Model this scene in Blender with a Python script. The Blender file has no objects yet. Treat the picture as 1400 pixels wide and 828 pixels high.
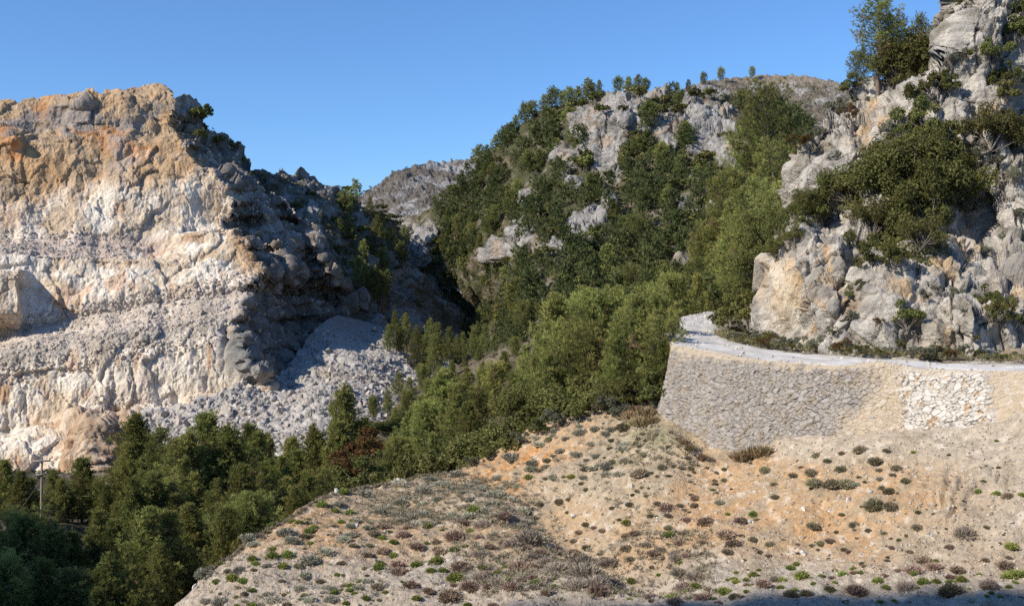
import bpy, math, random
import numpy as np

random.seed(7)
RNG = np.random.default_rng(7)
scene = bpy.context.scene
COL = scene.collection
F, CX, CY = 1478.0, 700.0, 414.0          # the photograph's lens in pixels of a 1400 wide frame

# ------------------------------------------------------------------ numbers
def W(px, py, D):
    px, py, D = np.broadcast_arrays(np.asarray(px, float), np.asarray(py, float), np.asarray(D, float))
    return np.stack([(px - CX) / F * D, D, -(py - CY) / F * D], -1)

def sstep(a, b, x):
    t = np.clip((x - a) / (b - a), 0, 1)
    return t * t * (3 - 2 * t)

def curve(pts):
    xs = np.array([p[0] for p in pts], float); ys = np.array([p[1] for p in pts], float)
    return lambda x: np.interp(x, xs, ys)

class RBF:                                   # thin plate spline through (px, py) -> log depth
    def __init__(s, pts):
        p = np.array(pts, float); s.c = p[:, :2] / 100.0; n = len(p)
        A = np.zeros((n + 3, n + 3)); A[:n, :n] = s.k(s.c, s.c) + np.eye(n) * 1e-3
        A[:n, n] = 1; A[:n, n + 1:] = s.c; A[n, :n] = 1; A[n + 1:, :n] = s.c.T
        b = np.zeros(n + 3); b[:n] = np.log(p[:, 2]); s.w = np.linalg.solve(A, b)
    def k(s, a, b):
        d2 = ((a[:, None, :] - b[None, :, :]) ** 2).sum(-1)
        return 0.5 * d2 * np.log(d2 + 1e-9)
    def __call__(s, px, py):
        sh = np.shape(px); q = np.stack([np.ravel(px), np.ravel(py)], -1) / 100.0
        n = len(s.c); out = np.empty(len(q))
        for i in range(0, len(q), 40000):
            qq = q[i:i + 40000]
            out[i:i + 40000] = s.k(qq, s.c) @ s.w[:n] + s.w[n] + qq @ s.w[n + 1:]
        return np.exp(out).reshape(sh)

def _hash(ix, iy, iz, seed):
    h = (ix.astype(np.uint32) * np.uint32(374761393) + iy.astype(np.uint32) * np.uint32(668265263)
         + iz.astype(np.uint32) * np.uint32(3266489917) + np.uint32((seed * 974711 + 12345) & 0xffffffff))
    h = (h ^ (h >> np.uint32(13))) * np.uint32(1274126177)
    h = (h ^ (h >> np.uint32(16))) * np.uint32(2246822519)
    return h ^ (h >> np.uint32(15))

def perlin(p, seed=0):
    sh = p.shape[:-1]; p = p.reshape(-1, 3).astype(np.float32)
    i = np.floor(p).astype(np.int64); f = p - i; u = f * f * f * (f * (f * 6 - 15) + 10)
    out = np.zeros(len(p), np.float32)
    for dx in (0, 1):
        wx = u[:, 0] if dx else 1 - u[:, 0]
        for dy in (0, 1):
            wy = u[:, 1] if dy else 1 - u[:, 1]
            for dz in (0, 1):
                wz = u[:, 2] if dz else 1 - u[:, 2]
                h = _hash(i[:, 0] + dx, i[:, 1] + dy, i[:, 2] + dz, seed)
                g = ((h & np.uint32(1023)).astype(np.float32) / 511.5 - 1) * (f[:, 0] - dx) \
                    + (((h >> np.uint32(10)) & np.uint32(1023)).astype(np.float32) / 511.5 - 1) * (f[:, 1] - dy) \
                    + (((h >> np.uint32(20)) & np.uint32(1023)).astype(np.float32) / 511.5 - 1) * (f[:, 2] - dz)
                out += wx * wy * wz * g
    return (out * 1.5).reshape(sh)

def fbm(p, size, octs=4, seed=0, gain=0.5):
    p = np.asarray(p, np.float32) / size; out = 0; a = 1.0
    for k in range(octs):
        out = out + a * perlin(p * 2.03 ** k + 17.3 * k, seed + k); a *= gain
    return out

def ridged(p, size, octs=4, seed=0, gain=0.55):
    p = np.asarray(p, np.float32) / size; out = 0; a = 1.0
    for k in range(octs):
        out = out + a * (1 - 2 * np.abs(perlin(p * 2.03 ** k + 9.1 * k, seed + k))); a *= gain
    return out

def cells(p, size, seed=0):
    """cellular noise: (F1, F2, cell hash 0..1, plane height of a randomly tilted facet per cell)"""
    sh = p.shape[:-1]; q = (np.asarray(p, np.float32) / size).reshape(-1, 3)
    i = np.floor(q).astype(np.int64); n = len(q)
    f1 = np.full(n, 9., np.float32); f2 = np.full(n, 9., np.float32); idh = np.zeros(n, np.uint32); vec = np.zeros((n, 3), np.float32)
    for dx in (-1, 0, 1):
        for dy in (-1, 0, 1):
            for dz in (-1, 0, 1):
                c = i + np.array([dx, dy, dz]); h = _hash(c[:, 0], c[:, 1], c[:, 2], seed)
                s = np.stack([(h & np.uint32(1023)), (h >> np.uint32(10)) & np.uint32(1023), (h >> np.uint32(20)) & np.uint32(1023)], -1).astype(np.float32) / 1023
                v = q - (c + s); d = np.sqrt((v * v).sum(-1))
                m = d < f1
                f2 = np.where(m, f1, np.minimum(f2, d)); f1 = np.where(m, d, f1)
                idh = np.where(m, h, idh); vec = np.where(m[:, None], v, vec)
    h = _hash(idh.astype(np.int64), (idh >> np.uint32(7)).astype(np.int64), (idh >> np.uint32(3)).astype(np.int64), seed + 5)
    t = np.stack([(h & np.uint32(1023)), (h >> np.uint32(10)) & np.uint32(1023), (h >> np.uint32(20)) & np.uint32(1023)], -1).astype(np.float32) / 511.5 - 1
    return f1.reshape(sh), f2.reshape(sh), ((h >> np.uint32(5)) & np.uint32(65535)).astype(np.float32).reshape(sh) / 65535, (vec * t).sum(-1).reshape(sh)

def mixc(a, b, t):
    return a + (np.asarray(b, float) - a) * np.clip(t, 0, 1)[..., None]

def srgb(r, g, b):
    return tuple(((c / 255 + 0.055) / 1.055) ** 2.4 if c > 10 else c / 255 / 12.92 for c in (r, g, b))

# ------------------------------------------------------------------ meshes and objects
def mesh(name, V, polys, cols=None, smooth=True, mats=()):
    """polys: list of int arrays (n x 3 or n x 4)."""
    me = bpy.data.meshes.new(name); V = np.asarray(V, np.float32).reshape(-1, 3)
    polys = [np.asarray(p, np.int32) for p in (polys if isinstance(polys, list) else [polys]) if len(p)]
    me.vertices.add(len(V)); me.vertices.foreach_set('co', V.ravel())
    loops = np.concatenate([p.ravel() for p in polys]); tot = np.concatenate([np.full(len(p), p.shape[1], np.int32) for p in polys])
    start = np.concatenate([[0], np.cumsum(tot)[:-1]]).astype(np.int32)
    me.loops.add(len(loops)); me.loops.foreach_set('vertex_index', loops)
    me.polygons.add(len(tot)); me.polygons.foreach_set('loop_start', start); me.polygons.foreach_set('loop_total', tot)
    me.update(calc_edges=True)
    me.polygons.foreach_set('use_smooth', np.full(len(tot), smooth, bool))
    if cols is not None:
        at = me.color_attributes.new('Col', 'FLOAT_COLOR', 'POINT')
        c = np.ones((len(V), 4), np.float32); c[:, :3] = cols; at.data.foreach_set('color', c.ravel())
    for m in mats: me.materials.append(m)
    return me

def link(name, data, parent=None):
    o = bpy.data.objects.new(name, data); COL.objects.link(o)
    if parent is not None: o.parent = parent
    return o

def tag(o, label=None, cat=None, group=None, kind=None):
    for k, v in (('label', label), ('category', cat), ('group', group), ('kind', kind)):
        if v: o[k] = v
    return o

def grid_quads(nv, nu, flip=False):
    a = (np.arange(nv - 1)[:, None] * nu + np.arange(nu - 1)[None, :]).ravel()
    q = np.stack([a, a + nu, a + nu + 1, a + 1], -1)
    return q[:, ::-1] if flip else q

def grid_normals(P):
    du = np.gradient(P, axis=1); dv = np.gradient(P, axis=0)
    N = np.cross(dv, du); N /= np.linalg.norm(N, axis=-1, keepdims=True) + 1e-9
    s = np.sign((N * -P).sum(-1, keepdims=True)); s[s == 0] = 1
    return N * s

# ------------------------------------------------------------------ materials
def ground_mat(name, bump=0.4, sizes=(0.6, 0.12), mottle=0.25, rough=0.95, spec=0.15):
    m = bpy.data.materials.new(name); m.use_nodes = True; nt = m.node_tree; N = nt.nodes; L = nt.links
    b = N['Principled BSDF']; b.inputs['Roughness'].default_value = rough; b.inputs['Specular IOR Level'].default_value = spec
    at = N.new('ShaderNodeAttribute'); at.attribute_name = 'Col'
    g = N.new('ShaderNodeNewGeometry')
    n1 = N.new('ShaderNodeTexNoise'); n1.inputs['Scale'].default_value = 1 / sizes[0]; n1.inputs['Detail'].default_value = 8; n1.inputs['Roughness'].default_value = 0.7
    n2 = N.new('ShaderNodeTexNoise'); n2.inputs['Scale'].default_value = 1 / sizes[1]; n2.inputs['Detail'].default_value = 5
    L.new(g.outputs['Position'], n1.inputs['Vector']); L.new(g.outputs['Position'], n2.inputs['Vector'])
    mr = N.new('ShaderNodeMapRange'); mr.inputs['From Min'].default_value = 0.3; mr.inputs['From Max'].default_value = 0.7
    mr.inputs['To Min'].default_value = 1 - mottle; mr.inputs['To Max'].default_value = 1 + mottle
    L.new(n1.outputs['Fac'], mr.inputs['Value'])
    vm = N.new('ShaderNodeVectorMath'); vm.operation = 'SCALE'
    L.new(at.outputs['Color'], vm.inputs[0]); L.new(mr.outputs['Result'], vm.inputs['Scale'])
    L.new(vm.outputs['Vector'], b.inputs['Base Color'])
    ad = N.new('ShaderNodeMath'); ad.operation = 'MULTIPLY_ADD'; ad.inputs[1].default_value = sizes[1] / sizes[0] * 2
    L.new(n2.outputs['Fac'], ad.inputs[0]); L.new(n1.outputs['Fac'], ad.inputs[2])
    bp = N.new('ShaderNodeBump'); bp.inputs['Strength'].default_value = 1.0; bp.inputs['Distance'].default_value = bump
    L.new(ad.outputs[0], bp.inputs['Height']); L.new(bp.outputs['Normal'], b.inputs['Normal'])
    return m

def leaf_mat(name, vary=0.35, trans=0.25, hue=0.03):
    m = bpy.data.materials.new(name); m.use_nodes = True; nt = m.node_tree; N = nt.nodes; L = nt.links
    for n in list(N): N.remove(n)
    out = N.new('ShaderNodeOutputMaterial'); at = N.new('ShaderNodeAttribute'); at.attribute_name = 'Col'
    oi = N.new('ShaderNodeObjectInfo')
    mr = N.new('ShaderNodeMapRange'); mr.inputs['To Min'].default_value = 1 - vary; mr.inputs['To Max'].default_value = 1 + vary
    L.new(oi.outputs['Random'], mr.inputs['Value'])
    hs = N.new('ShaderNodeHueSaturation'); mh = N.new('ShaderNodeMapRange'); mh.inputs['To Min'].default_value = 0.5 - hue; mh.inputs['To Max'].default_value = 0.5 + hue
    mm = N.new('ShaderNodeMath'); mm.operation = 'MULTIPLY_ADD'; mm.inputs[1].default_value = 7.13; mm.inputs[2].default_value = 0.0
    fr = N.new('ShaderNodeMath'); fr.operation = 'FRACT'
    L.new(oi.outputs['Random'], mm.inputs[0]); L.new(mm.outputs[0], fr.inputs[0]); L.new(fr.outputs[0], mh.inputs['Value'])
    L.new(mh.outputs['Result'], hs.inputs['Hue']); L.new(mr.outputs['Result'], hs.inputs['Value']); L.new(at.outputs['Color'], hs.inputs['Color'])
    d = N.new('ShaderNodeBsdfDiffuse'); t = N.new('ShaderNodeBsdfTranslucent'); mx = N.new('ShaderNodeMixShader'); mx.inputs[0].default_value = trans
    L.new(hs.outputs['Color'], d.inputs['Color']); L.new(hs.outputs['Color'], t.inputs['Color'])
    L.new(d.outputs[0], mx.inputs[1]); L.new(t.outputs[0], mx.inputs[2]); L.new(mx.outputs[0], out.inputs['Surface'])
    return m

M_ROCK = ground_mat('limestone', 0.5, (1.1, 0.25), 0.22)
M_QUARRY = ground_mat('quarried_rock', .55, (2.2, 0.5), 0.18)
M_FAR = ground_mat('mountain_ground', 1.5, (4.0, 1.0), 0.3)
M_SOIL = ground_mat('spoil_soil', 0.2, (0.4, 0.09), 0.3)
M_STONE = ground_mat('wall_stone', 0.05, (0.25, 0.06), 0.16)
M_ROAD = ground_mat('road_gravel', 0.05, (0.5, 0.08), 0.12)
M_BOULDER = ground_mat('loose_rock', 0.15, (0.5, 0.12), 0.2)
M_NEEDLE = leaf_mat('pine_needles', 0.28, 0.35, 0.015)
M_LEAF = leaf_mat('evergreen_leaves', 0.3, 0.3, 0.02)
M_SHRUB = leaf_mat('shrub_twigs', 0.3, 0.12, 0.02)
M_BARK = ground_mat('bark', 0.04, (0.3, 0.06), 0.3)
M_WOOD = ground_mat('weathered_wood', 0.01, (0.3, 0.03), 0.2)

# ------------------------------------------------------------------ terrain sheets
class Sheet:
    """A piece of terrain laid as a grid in (azimuth, height); real depth everywhere, with a back slope behind its crest."""
    def __init__(s, name, x0, x1, nu, top, bot, nv, depth, disp, colour, mat, back=((4, 1), (12, 8), (30, 24)), below=(), vexp=1.0, kind='structure', top_noise=0):
        s.px = np.linspace(x0, x1, nu); s.top = np.asarray(top(s.px), float); s.bot = np.asarray(bot(s.px), float)
        if top_noise: s.top = s.top + top_noise * fbm(np.stack([s.px / 14, s.px * 0, s.px * 0], -1), 1, 4, 91)
        v = np.linspace(0, 1, nv) ** vexp
        s.v = v; PX = np.broadcast_to(s.px, (nv, nu)); PY = s.top[None] + (s.bot - s.top)[None] * v[:, None]
        D = depth(PX, PY); P = W(PX, PY, D); N = grid_normals(P)
        s.P0, s.PX, s.PY, s.N = P, PX, PY, N
        P = P + N * disp(P, PX, PY, N)[..., None]
        C = colour(P, PX, PY, grid_normals(P))
        s.P = P
        rows, crow = [], []
        base = P[0]
        for dist, drop in reversed(back):
            q = base.copy(); q[:, :2] *= (1 + dist / base[:, 1:2]); q[:, 2] -= drop
            q += 0.25 * min(drop, 4) * fbm(q, 6, 3, 3)[:, None]
            rows.append(q); crow.append(C[0])
        allP = np.concatenate([np.array(rows).reshape(-1, nu, 3), P] + [np.asarray(f(P[-1]))[None] for f in below], 0)
        allC = np.concatenate([np.array(crow).reshape(-1, nu, 3), C] + [C[-1][None] for f in below], 0)
        me = mesh(name, allP, grid_quads(allP.shape[0], nu), allC.reshape(-1, 3), True, [mat])
        s.o = link(name, me); tag(s.o, kind=kind)
    def at(s, px, py):
        """the point of the sheet near azimuth px at picture height py"""
        nu, nv = len(s.px), len(s.v)
        u = np.clip((px - s.px[0]) / (s.px[-1] - s.px[0]) * (nu - 1), 0, nu - 1.001)
        t = np.interp(px, s.px, s.top); b = np.interp(px, s.px, s.bot)
        v = np.interp(np.clip((py - t) / (b - t), 0, 1), s.v, np.arange(nv)); v = min(v, nv - 1.001)
        i, j = int(v), int(u); a, c = v - i, u - j
        P = s.P
        return (P[i, j] * (1 - a) * (1 - c) + P[i + 1, j] * a * (1 - c) + P[i, j + 1] * (1 - a) * c + P[i + 1, j + 1] * a * c)
    def at_depth(s, px, D):
        u = int(np.clip((px - s.px[0]) / (s.px[-1] - s.px[0]) * (len(s.px) - 1), 0, len(s.px) - 1))
        col = s.P[:, u]; k = int(np.argmin(np.abs(col[:, 1] - D)))
        q = col[k].copy(); q[0] = (px - CX) / F * D; q[1] = D
        return q

def rock_relief(P, sizes=(6, 2.2, 0.8), amps=(1.0, 0.45, 0.16), crack=0.3, seed=0, stretch=0.6):
    q0 = P * np.array([1, 1, stretch])
    h = 0
    for k, (sz, am) in enumerate(zip(sizes, amps)):
        q = q0 + 0.16 * sz * np.stack([fbm(P, sz * .9, 3, seed + 50 + k), fbm(P, sz * .9, 3, seed + 60 + k), fbm(P, sz * .9, 3, seed + 70 + k)], -1)
        f1, f2, idh, pl = cells(q, sz, seed + 11 * k)
        h = h + am * (pl * 1.1 + (idh - 0.5) * 0.9)
        h = h - am * crack * (1 - sstep(0.0, 0.16, f2 - f1))
    return h
# ------------------------------------------------------------------ the terrain
TAN, ORANGE, CREAM, WHITE = (.48, .345, .215), (.44, .21, .085), (.67, .535, .385), (.76, .67, .545)
GREY, PINK, DKGREY, EARTH = (.27, .25, .235), (.45, .36, .32), (.17, .155, .14), (.20, .155, .10)
def const(c, P): return np.broadcast_to(np.asarray(c, float), P.shape).copy()

# --- quarry hill, left: benched cut face towards the sun, steep natural flank turned away from it
q_ridge = curve([(0, 100), (100, 100), (118, 232), (140, 236), (165, 243), (200, 254), (235, 284), (268, 326), (300, 312), (340, 336), (370, 352), (400, 336),
                 (430, 322), (470, 322), (500, 345), (530, 372), (560, 392), (640, 420), (760, 440)])
q_prof = curve([(60, 275), (100, 262), (130, 250), (160, 244), (172, 243), (186, 238), (322, 224), (346, 214), (400, 209), (425, 208), (456, 195), (476, 193), (560, 188), (582, 181), (640, 176), (720, 160)])
q_smooth = curve([(60, 275), (130, 252), (240, 232), (330, 219), (400, 209), (460, 199), (560, 188), (640, 176), (720, 160)])
def q_depth(PX, PY):
    PX = np.asarray(PX, float); PY = np.asarray(PY, float)
    wob = fbm(np.stack([PX / 60, PY / 90, PX * 0], -1), 1, 3, 15)
    s = PY + 0.18 * (PX - 170) * sstep(350, 420, PY) + 9 * wob - .10 * (PX - 90) * sstep(400, 350, PY) * sstep(250, 300, PY)
    rid0 = q_ridge(PY)
    ws = np.clip(sstep(-10, 50, PX - rid0) + sstep(190, 270, PX) * sstep(300, 320, PY) * sstep(380, 360, PY), 0, 1)
    D = q_prof(s) * (1 - ws) + q_smooth(PY) * ws + 0.03 * PX
    rid = q_ridge(PY) + 5 * np.sin(PY / 7.3) + 4 * np.sin(PY / 3.1 + 1)
    over = np.maximum(0, PX - rid)
    D = D + 0.24 * over + 0.5 * np.minimum(over, 14)
    D = D - 8 * np.exp(-((PX - 388 - (PY - 250) * .52) / 15.0) ** 2) * sstep(245, 290, PY) * sstep(440, 380, PY) - 5 * np.exp(-((PX - 352 - (PY - 270) * .45) / 10.0) ** 2) * sstep(265, 300, PY) * sstep(420, 370, PY)
    D = D - 5 * np.exp(-((PX - 16) / 14.0) ** 2 - ((PY - 190) / 14.0) ** 2) - 4 * np.exp(-((PX - 100) / 40.0) ** 2 - ((PY - 140) / 10.0) ** 2)
    D = D - 7 * sstep(36, 24, PX) * sstep(362, 376, PY) * sstep(470, 425, PY)          # bluff at the far left
    D = D + 7 * np.exp(-((PX - 160) / 8.0) ** 2) * sstep(555, 570, PY) * sstep(690, 660, PY)   # dark recess in the toe
    D = D - 4 * np.exp(-((PX - 120) / 28.0) ** 2) * sstep(560, 590, PY)                    # brown toe rock
    D = D - 7 * np.exp(-((PX - 352) / 24.0) ** 2 - ((PY - 490) / 38.0) ** 2)                # dark bulge at the foot of the ridge
    D = D + 4 * np.exp(-((PX - 310) / 7.0) ** 2 - ((PY - 480) / 25.0) ** 2)
    return D
def q_disp(P, PX, PY, N):
    rid = q_ridge(PY); flank = sstep(-4, 14, PX - rid)
    s = PY + 0.18 * (PX - 170) * sstep(350, 420, PY)
    shelf = sstep(414, 424, s) * sstep(470, 458, s) + sstep(318, 326, s) * sstep(352, 344, s) * sstep(190, 160, PX)
    shelf = np.clip(shelf, 0, 1) * (1 - flank)
    toe = sstep(560, 585, PY) * sstep(85, 105, PX) * sstep(215, 190, PX)
    h = 2.2 * fbm(P, 26, 3, 5) + 1.3 * toe * ridged(P * np.array([1, 1, .5]), 5, 4, 47) + (rock_relief(P, (15, 5, 2.0, .8), (1.4, .85, .40, .14), .22, 3, .45) * (0.6 + .75 * flank)) * (1 - .5 * shelf)
    h = h + 1.0 * ridged(P, 14, 4, 9) * flank
    flute = ridged(P * np.array([1, 1, .12]), 2.6, 3, 44)
    h = h + .28 * flute * sstep(478, 492, s) * sstep(560, 545, s) * (1 - flank)
    h = h + .20 * ridged(P * np.array([1, 1, .22]), 4.5, 4, 45) * (1 - shelf) * (1 - flank) + .10 * fbm(P, 1.2, 3, 8)
    return h
def q_col(P, PX, PY, N):
    s = PY + 0.18 * (PX - 170) * sstep(350, 420, PY)
    n1 = fbm(P * np.array([1, 1, .8]), 16, 4, 20); n2 = fbm(P, 7, 4, 21); n3 = fbm(P * np.array([1, 1, .3]), 5, 4, 22); n4 = fbm(P, 2.0, 3, 24)
    C = mixc(const(TAN, P), (.46, .29, .15), .5 + .9 * n2)
    C = mixc(C, ORANGE, sstep(.12, .55, n1 + .5 * n2) * .8)
    C = mixc(C, GREY, sstep(.1, .5, fbm(P, 12, 4, 27)) * .75 * sstep(300, 170, PY))
    low = sstep(215, 300, PY + .28 * (PX - 150) + 60 * n1)
    C = mixc(C, CREAM, low)
    C = mixc(C, WHITE, low * sstep(-.1, .4, n2 + .2))
    C = mixc(C, ORANGE, low * sstep(.28, .6, n3) * .5)
    C = mixc(C, (.50, .36, .22), low * sstep(.15, .6, -n3 + .4 * n1) * .6)
    C = mixc(C, (.33, .30, .265), sstep(.3, .65, n4 + .6 * n1) * .35)
    C = mixc(C, (.50, .40, .34), sstep(318, 326, s) * sstep(352, 342, s) * .7 * sstep(260, 180, PX))
    C = mixc(C, (.53, .45, .365), sstep(412, 424, s) * sstep(476, 460, s) * .8)
    C = mixc(C, (.38, .34, .29), sstep(452, 462, s) * sstep(500, 470, s + 22 * n2) * .7 * sstep(330, 280, PX))
    C = mixc(C, (.70, .62, .51), sstep(482, 498, s) * sstep(565, 550, s) * sstep(110, 170, PX) * .75)
    C = mixc(C, (.40, .22, .11), sstep(482, 498, s) * sstep(.2, .5, fbm(P * np.array([1, 1, .08]), 3, 3, 25)) * .7)
    toe = sstep(560, 580, PY) * sstep(90, 110, PX) * sstep(200, 180, PX)
    C = mixc(C, (.40, .27, .17), toe * .7)
    C = mixc(C, (.24, .12, .07), toe * np.exp(-((PX - 158) / 12.0) ** 2))
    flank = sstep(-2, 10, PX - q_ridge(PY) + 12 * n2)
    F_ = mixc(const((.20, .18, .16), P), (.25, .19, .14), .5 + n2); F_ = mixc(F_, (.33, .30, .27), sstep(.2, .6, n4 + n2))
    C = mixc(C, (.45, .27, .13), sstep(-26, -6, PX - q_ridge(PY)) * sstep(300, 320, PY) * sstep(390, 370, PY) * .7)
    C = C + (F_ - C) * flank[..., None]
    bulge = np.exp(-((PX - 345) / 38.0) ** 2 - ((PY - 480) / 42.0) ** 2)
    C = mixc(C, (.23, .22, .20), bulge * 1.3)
    return C * (1 + .25 * n4 + .12 * n2)[..., None]
quarry_top = curve([(-200, 142), (0, 134), (30, 131), (60, 127), (80, 129), (105, 126), (122, 127), (136, 137), (150, 131), (180, 126), (215, 122), (228, 124), (238, 137), (250, 140), (256, 152), (275, 170), (290, 188),
                    (308, 194), (325, 207), (338, 222), (348, 243), (358, 252), (376, 262), (400, 285), (430, 322), (455, 360), (480, 400), (500, 430), (530, 465), (600, 520)])
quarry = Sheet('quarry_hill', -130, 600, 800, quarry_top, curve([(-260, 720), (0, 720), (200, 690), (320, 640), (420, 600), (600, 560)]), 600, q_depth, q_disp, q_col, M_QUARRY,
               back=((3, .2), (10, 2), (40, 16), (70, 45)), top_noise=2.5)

# --- scree fan under the quarry's flank
sc_d = RBF([(190, 560, 187), (250, 545, 189), (320, 515, 197), (370, 515, 207), (410, 480, 226), (425, 415, 246), (460, 400, 254), (500, 430, 256), (545, 450, 252), (590, 490, 246), (640, 520, 242),
            (200, 640, 165), (320, 600, 168), (420, 570, 172), (480, 540, 190), (540, 540, 205), (600, 570, 195), (500, 600, 165), (400, 640, 150), (640, 600, 185), (300, 690, 138), (450, 690, 136), (640, 660, 160)])
def sc_disp(P, PX, PY, N):
    smooth = sstep(455, 425, PY - .10 * (PX - 430))
    return (.55 * fbm(P, 9, 3, 60) + rock_relief(P, (4.5, 2.0, .9), (.5, .3, .15), .3, 61, 1.0) * (1 - .75 * smooth))
def sc_col(P, PX, PY, N):
    n = fbm(P, 10, 4, 62); c = cells(P, 1.3, 63)[2]
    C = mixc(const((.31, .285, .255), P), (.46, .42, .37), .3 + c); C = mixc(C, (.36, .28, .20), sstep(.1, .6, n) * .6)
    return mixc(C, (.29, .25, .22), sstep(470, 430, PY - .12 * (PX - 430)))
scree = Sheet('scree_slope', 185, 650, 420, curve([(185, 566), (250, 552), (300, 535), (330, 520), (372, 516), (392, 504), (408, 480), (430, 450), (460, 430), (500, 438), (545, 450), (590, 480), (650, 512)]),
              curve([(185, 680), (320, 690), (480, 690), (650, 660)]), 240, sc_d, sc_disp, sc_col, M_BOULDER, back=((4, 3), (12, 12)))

# --- rocky hill behind the quarry, seen past its shoulder, and the far bare ridges
def rocky_col(a, b, c, seed, sz=14):
    def f(P, PX, PY, N):
        n = fbm(P, sz, 5, seed); n2 = fbm(P, sz * .3, 4, seed + 7)
        C = mixc(const(a, P), b, sstep(-.25, .35, n + .7 * n2)); return mixc(C, c, sstep(.0, .5, n2 - .4 * n))
    return f
lh_d = RBF([(330, 250, 300), (440, 258, 300), (500, 285, 310), (560, 330, 320), (600, 400, 300), (660, 480, 270), (400, 320, 270), (470, 360, 268), (520, 400, 265), (560, 440, 262), (480, 440, 256), (620, 520, 245), (400, 440, 262)])
left_hill = Sheet('rocky_hill', 325, 690, 330, curve([(325, 250), (345, 249), (356, 248), (372, 249), (384, 243), (398, 243), (410, 241), (425, 248), (440, 259), (455, 264), (470, 273), (490, 277), (505, 290), (530, 305), (560, 330), (590, 375), (620, 420), (690, 470)]),
                  curve([(325, 470), (690, 560)]), 240, lambda x, y: lh_d(x, y) + .16 * (x - 450),
                  lambda P, PX, PY, N: 2.0 * ridged(P, 22, 4, 70) + rock_relief(P, (7, 3, 1.4), (1.1, .7, .4), .3, 71, .7),
                  rocky_col((.19, .155, .115), (.34, .32, .295), (.10, .10, .055), 72), M_FAR, back=((20, 8), (60, 40)), top_noise=2)
fr_d = RBF([(440, 300, 430), (500, 268, 440), (560, 226, 470), (640, 220, 480), (700, 200, 480), (500, 330, 390), (600, 330, 370), (700, 300, 380)])
far_ridge = Sheet('far_ridge', 430, 740, 260, curve([(430, 315), (470, 290), (495, 273), (520, 252), (540, 238), (560, 230), (585, 226), (610, 223), (640, 221), (680, 205), (740, 180)]),
                  curve([(430, 400), (740, 400)]), 170, fr_d, lambda P, PX, PY, N: 1.3 * ridged(P, 24, 3, 80) + rock_relief(P, (8, 3.5, 1.6), (.9, .6, .5), .3, 81, .7),
                  rocky_col((.17, .145, .12), (.34, .33, .315), (.15, .13, .11), 82, 18), M_FAR, back=((60, 10), (120, 80)), top_noise=1.6)
fd_d = RBF([(860, 150, 470), (930, 130, 480), (1050, 106, 520), (1140, 112, 500), (1260, 160, 470), (900, 260, 380), (1050, 260, 370), (1200, 260, 360)])
far_dome = Sheet('far_hilltop', 860, 1290, 330, curve([(860, 160), (900, 140), (930, 126), (960, 115), (990, 109), (1020, 106), (1060, 105), (1100, 106), (1130, 110), (1150, 118), (1180, 130), (1290, 175)]),
                 curve([(860, 280), (1290, 280)]), 150, fd_d, lambda P, PX, PY, N: .8 * ridged(P, 20, 3, 84) + rock_relief(P, (6, 3, 1.4), (.5, .5, .45), .3, 85, .7),
                 lambda P, PX, PY, N: mixc(rocky_col((.20, .165, .12), (.36, .335, .31), (.13, .115, .08), 86, 12)(P, PX, PY, N), (.30, .24, .175), sstep(122, 110, PY) * .8), M_FAR, back=((60, 4), (160, 60)), top_noise=.8)

# --- the wooded mountain, with its cliff band and outcrops
m_top = curve([(540, 330), (560, 305), (590, 285), (610, 262), (640, 238), (660, 222), (680, 205), (700, 188), (720, 168), (745, 150), (765, 140), (790, 133), (815, 124), (840, 121), (870, 118), (890, 122), (915, 122), (940, 130), (965, 126), (990, 124), (1020, 128), (1060, 140), (1100, 160), (1150, 190), (1300, 230)])
m_d = RBF([(560, 310, 330), (650, 230, 335), (720, 170, 315), (800, 125, 300), (880, 120, 290), (960, 126, 290), (1050, 140, 285), (1150, 190, 270), (1280, 230, 260),
           (590, 375, 318), (560, 400, 322), (640, 420, 316), (675, 430, 300), (640, 470, 300), (600, 520, 285), (700, 300, 284), (710, 390, 240), (720, 460, 208), (850, 230, 268), (850, 340, 225), (850, 450, 178), (960, 230, 255), (960, 340, 200), (980, 424, 172), (940, 430, 172), (1010, 421, 158),
           (1060, 300, 185), (1060, 420, 135), (1200, 400, 105), (1260, 300, 150), (750, 540, 185), (900, 540, 150)])
ROCKS = [  # outcrops in the wood: centre, half width, half height, stand-out in metres
    (840, 165, 40, 45, 5), (880, 150, 45, 35, 5), (805, 180, 22, 40, 4), (830, 215, 28, 22, 3), (945, 160, 22, 40, 4), (985, 170, 40, 38, 4), (915, 190, 22, 35, 3), (960, 205, 25, 22, 3), (775, 212, 16, 14, 2),
    (570, 335, 26, 28, 6), (548, 365, 15, 28, 5), (590, 318, 14, 14, 4), (800, 320, 26, 20, 3), (815, 300, 16, 14, 2), (690, 345, 22, 15, 3), (720, 330, 18, 12, 2), (760, 345, 16, 9, 2), (725, 275, 12, 8, 2), (715, 310, 12, 10, 2),
    (942, 355, 20, 12, 3), (836, 285, 14, 12, 2), (960, 250, 14, 6, 2), (980, 298, 12, 8, 2), (930, 275, 14, 8, 2), (800, 255, 26, 14, 1), (1000, 215, 30, 16, 2), (665, 350, 12, 10, 2)]
def m_rockmask(P, PX, PY):
    w = fbm(P, 9, 3, 90); m = np.zeros(PX.shape)
    for (cx, cy, a, b, h) in ROCKS:
        d = np.sqrt(((PX - cx) / a) ** 2 + ((PY - cy) / b) ** 2)
        m = np.maximum(m, sstep(1.2, .72, d + .65 * w))
    return m
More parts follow.
